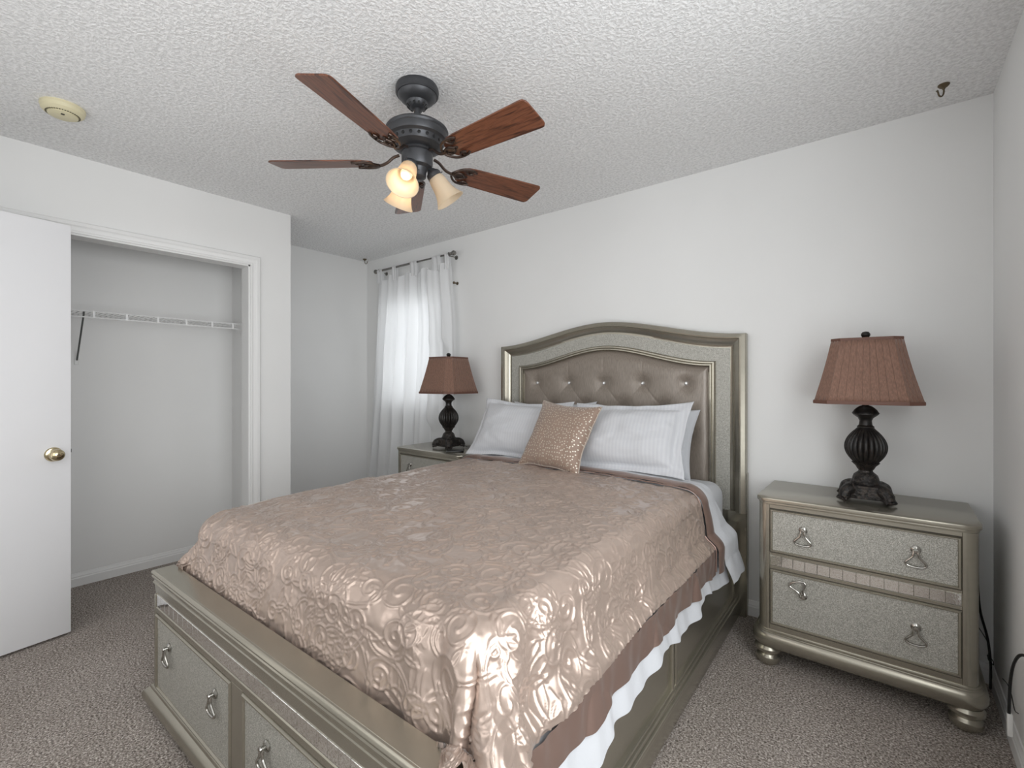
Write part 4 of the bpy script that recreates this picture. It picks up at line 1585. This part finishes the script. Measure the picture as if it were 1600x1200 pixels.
def place_pillow(name, label, cat, w_, h_, t_, cx, cy, cz, tilt, m, yaw=0.0, roll=0.0, **kw):
    V_, F_, UV_, loop = pillow_mesh(w_, h_, t_, **kw)
    o = obj(name, (V_, F_, UV_), m, angle=None)
    mt = Matrix.Translation(PV) @ Matrix.Rotation(BR, 4, 'Z') @ Matrix.Translation((cx, cy, cz)) @ Matrix.Rotation(yaw, 4, 'Z') @ Matrix.Rotation(-tilt, 4, 'X') @ Matrix.Rotation(roll, 4, 'Y')
    o.matrix_world = mt
    tag(o, label, cat)
    return o, V_, loop


R_ = math.radians
place_pillow('pillow', 'white pillow behind the right striped sham, only its right end showing', 'pillow', 0.68, 0.40, 0.13, 0.262, -0.115, 0.912, R_(20), M['cotton'], seed=3, wr=0.007, roll=R_(2))
place_pillow('pillow', 'white pillow behind the left striped sham, only its top edge showing', 'pillow', 0.66, 0.40, 0.13, -0.36, -0.105, 0.925, R_(20), M['cotton'], seed=5, wr=0.006, roll=R_(-1))
place_pillow('pillow_sham', 'white striped pillow sham leaning on the headboard, nearest the right nightstand', 'pillow', 0.70, 0.44, 0.17, 0.275, -0.315, 0.940, R_(30), M['stripe'], seed=1, flange=0.05, wr=0.008, roll=R_(-2.5))
place_pillow('pillow_sham', 'white striped pillow sham on the far side of the bed, left of the spotted cushion', 'pillow', 0.72, 0.44, 0.17, -0.475, -0.290, 0.935, R_(30), M['stripe'], seed=2, flange=0.035, wr=0.006, roll=R_(1))
cu_, V_, loop = place_pillow('throw_cushion', 'square taupe cushion with silver dots leaning on the two shams', 'cushion', 0.42, 0.42, 0.15, -0.042, -0.475, 0.940, R_(30), M['dots'], seed=4, ears=0.028, wr=0.003, roll=R_(3), yaw=R_(-4))
bm = B()
pts = [Vector(V_[i]) for i in loop[::3]]
tube(bm, pts, 0.0032, 6, closed=True)
obj('cushion_piping', bm, M['piping'], cu_)

# ================================================================== CORDS on the right
pc = thing('power_cord', 'thick black power cord hanging behind the right nightstand down to the carpet', 'cord', (-0.03, -0.05, 0))
bm = B()
tube(bm, spline([(-0.02, 0.025, 0.42), (-0.012, 0.025, 0.30), (0.008, 0.015, 0.20), (0.016, 0.0, 0.10), (0.012, -0.03, 0.012)], 8), 0.0042, 8)
obj('cord_cable', bm, M['black_rubber'], pc)
bm = B()
tube(bm, spline([(-0.02, 0.02, 0.235), (0.0, 0.01, 0.20), (0.012, -0.005, 0.17), (0.006, -0.02, 0.13), (0.014, -0.03, 0.118), (0.018, -0.05, 0.12), (0.016, -0.045, 0.135), (0.004, -0.02, 0.14), (0.012, -0.01, 0.115), (0.014, 0.0, 0.06)], 7), 0.0016, 6)
obj('thin_wire', bm, M['black_rubber'], pc)
ec = thing('extension_cord', 'black cord with a white plug standing against the right baseboard', 'cord', (-0.03, -0.56, 0))
bm = B()
tube(bm, spline([(0.018, -0.42, 0.47), (0.016, -0.26, 0.455), (0.010, -0.12, 0.42), (0.004, -0.045, 0.36), (0.0, -0.010, 0.28), (-0.002, 0.0, 0.165)], 8), 0.0042, 8)
obj('cord_cable', bm, M['black_rubber'], ec)
bm = B()
box(bm, -0.007, 0.007, -0.009, 0.009, 0.100, 0.172, 0.003, 2)
obj('plug_end', bm, M['white_plastic'], ec, label='white plug end')
bm = B()
tube(bm, spline([(0.02, 0.28, 0.155), (0.022, 0.20, 0.175), (0.020, 0.12, 0.180), (0.018, 0.05, 0.165), (0.016, -0.02, 0.19)], 6), 0.0015, 6)
obj('thin_wire', bm, M['black_rubber'], ec)
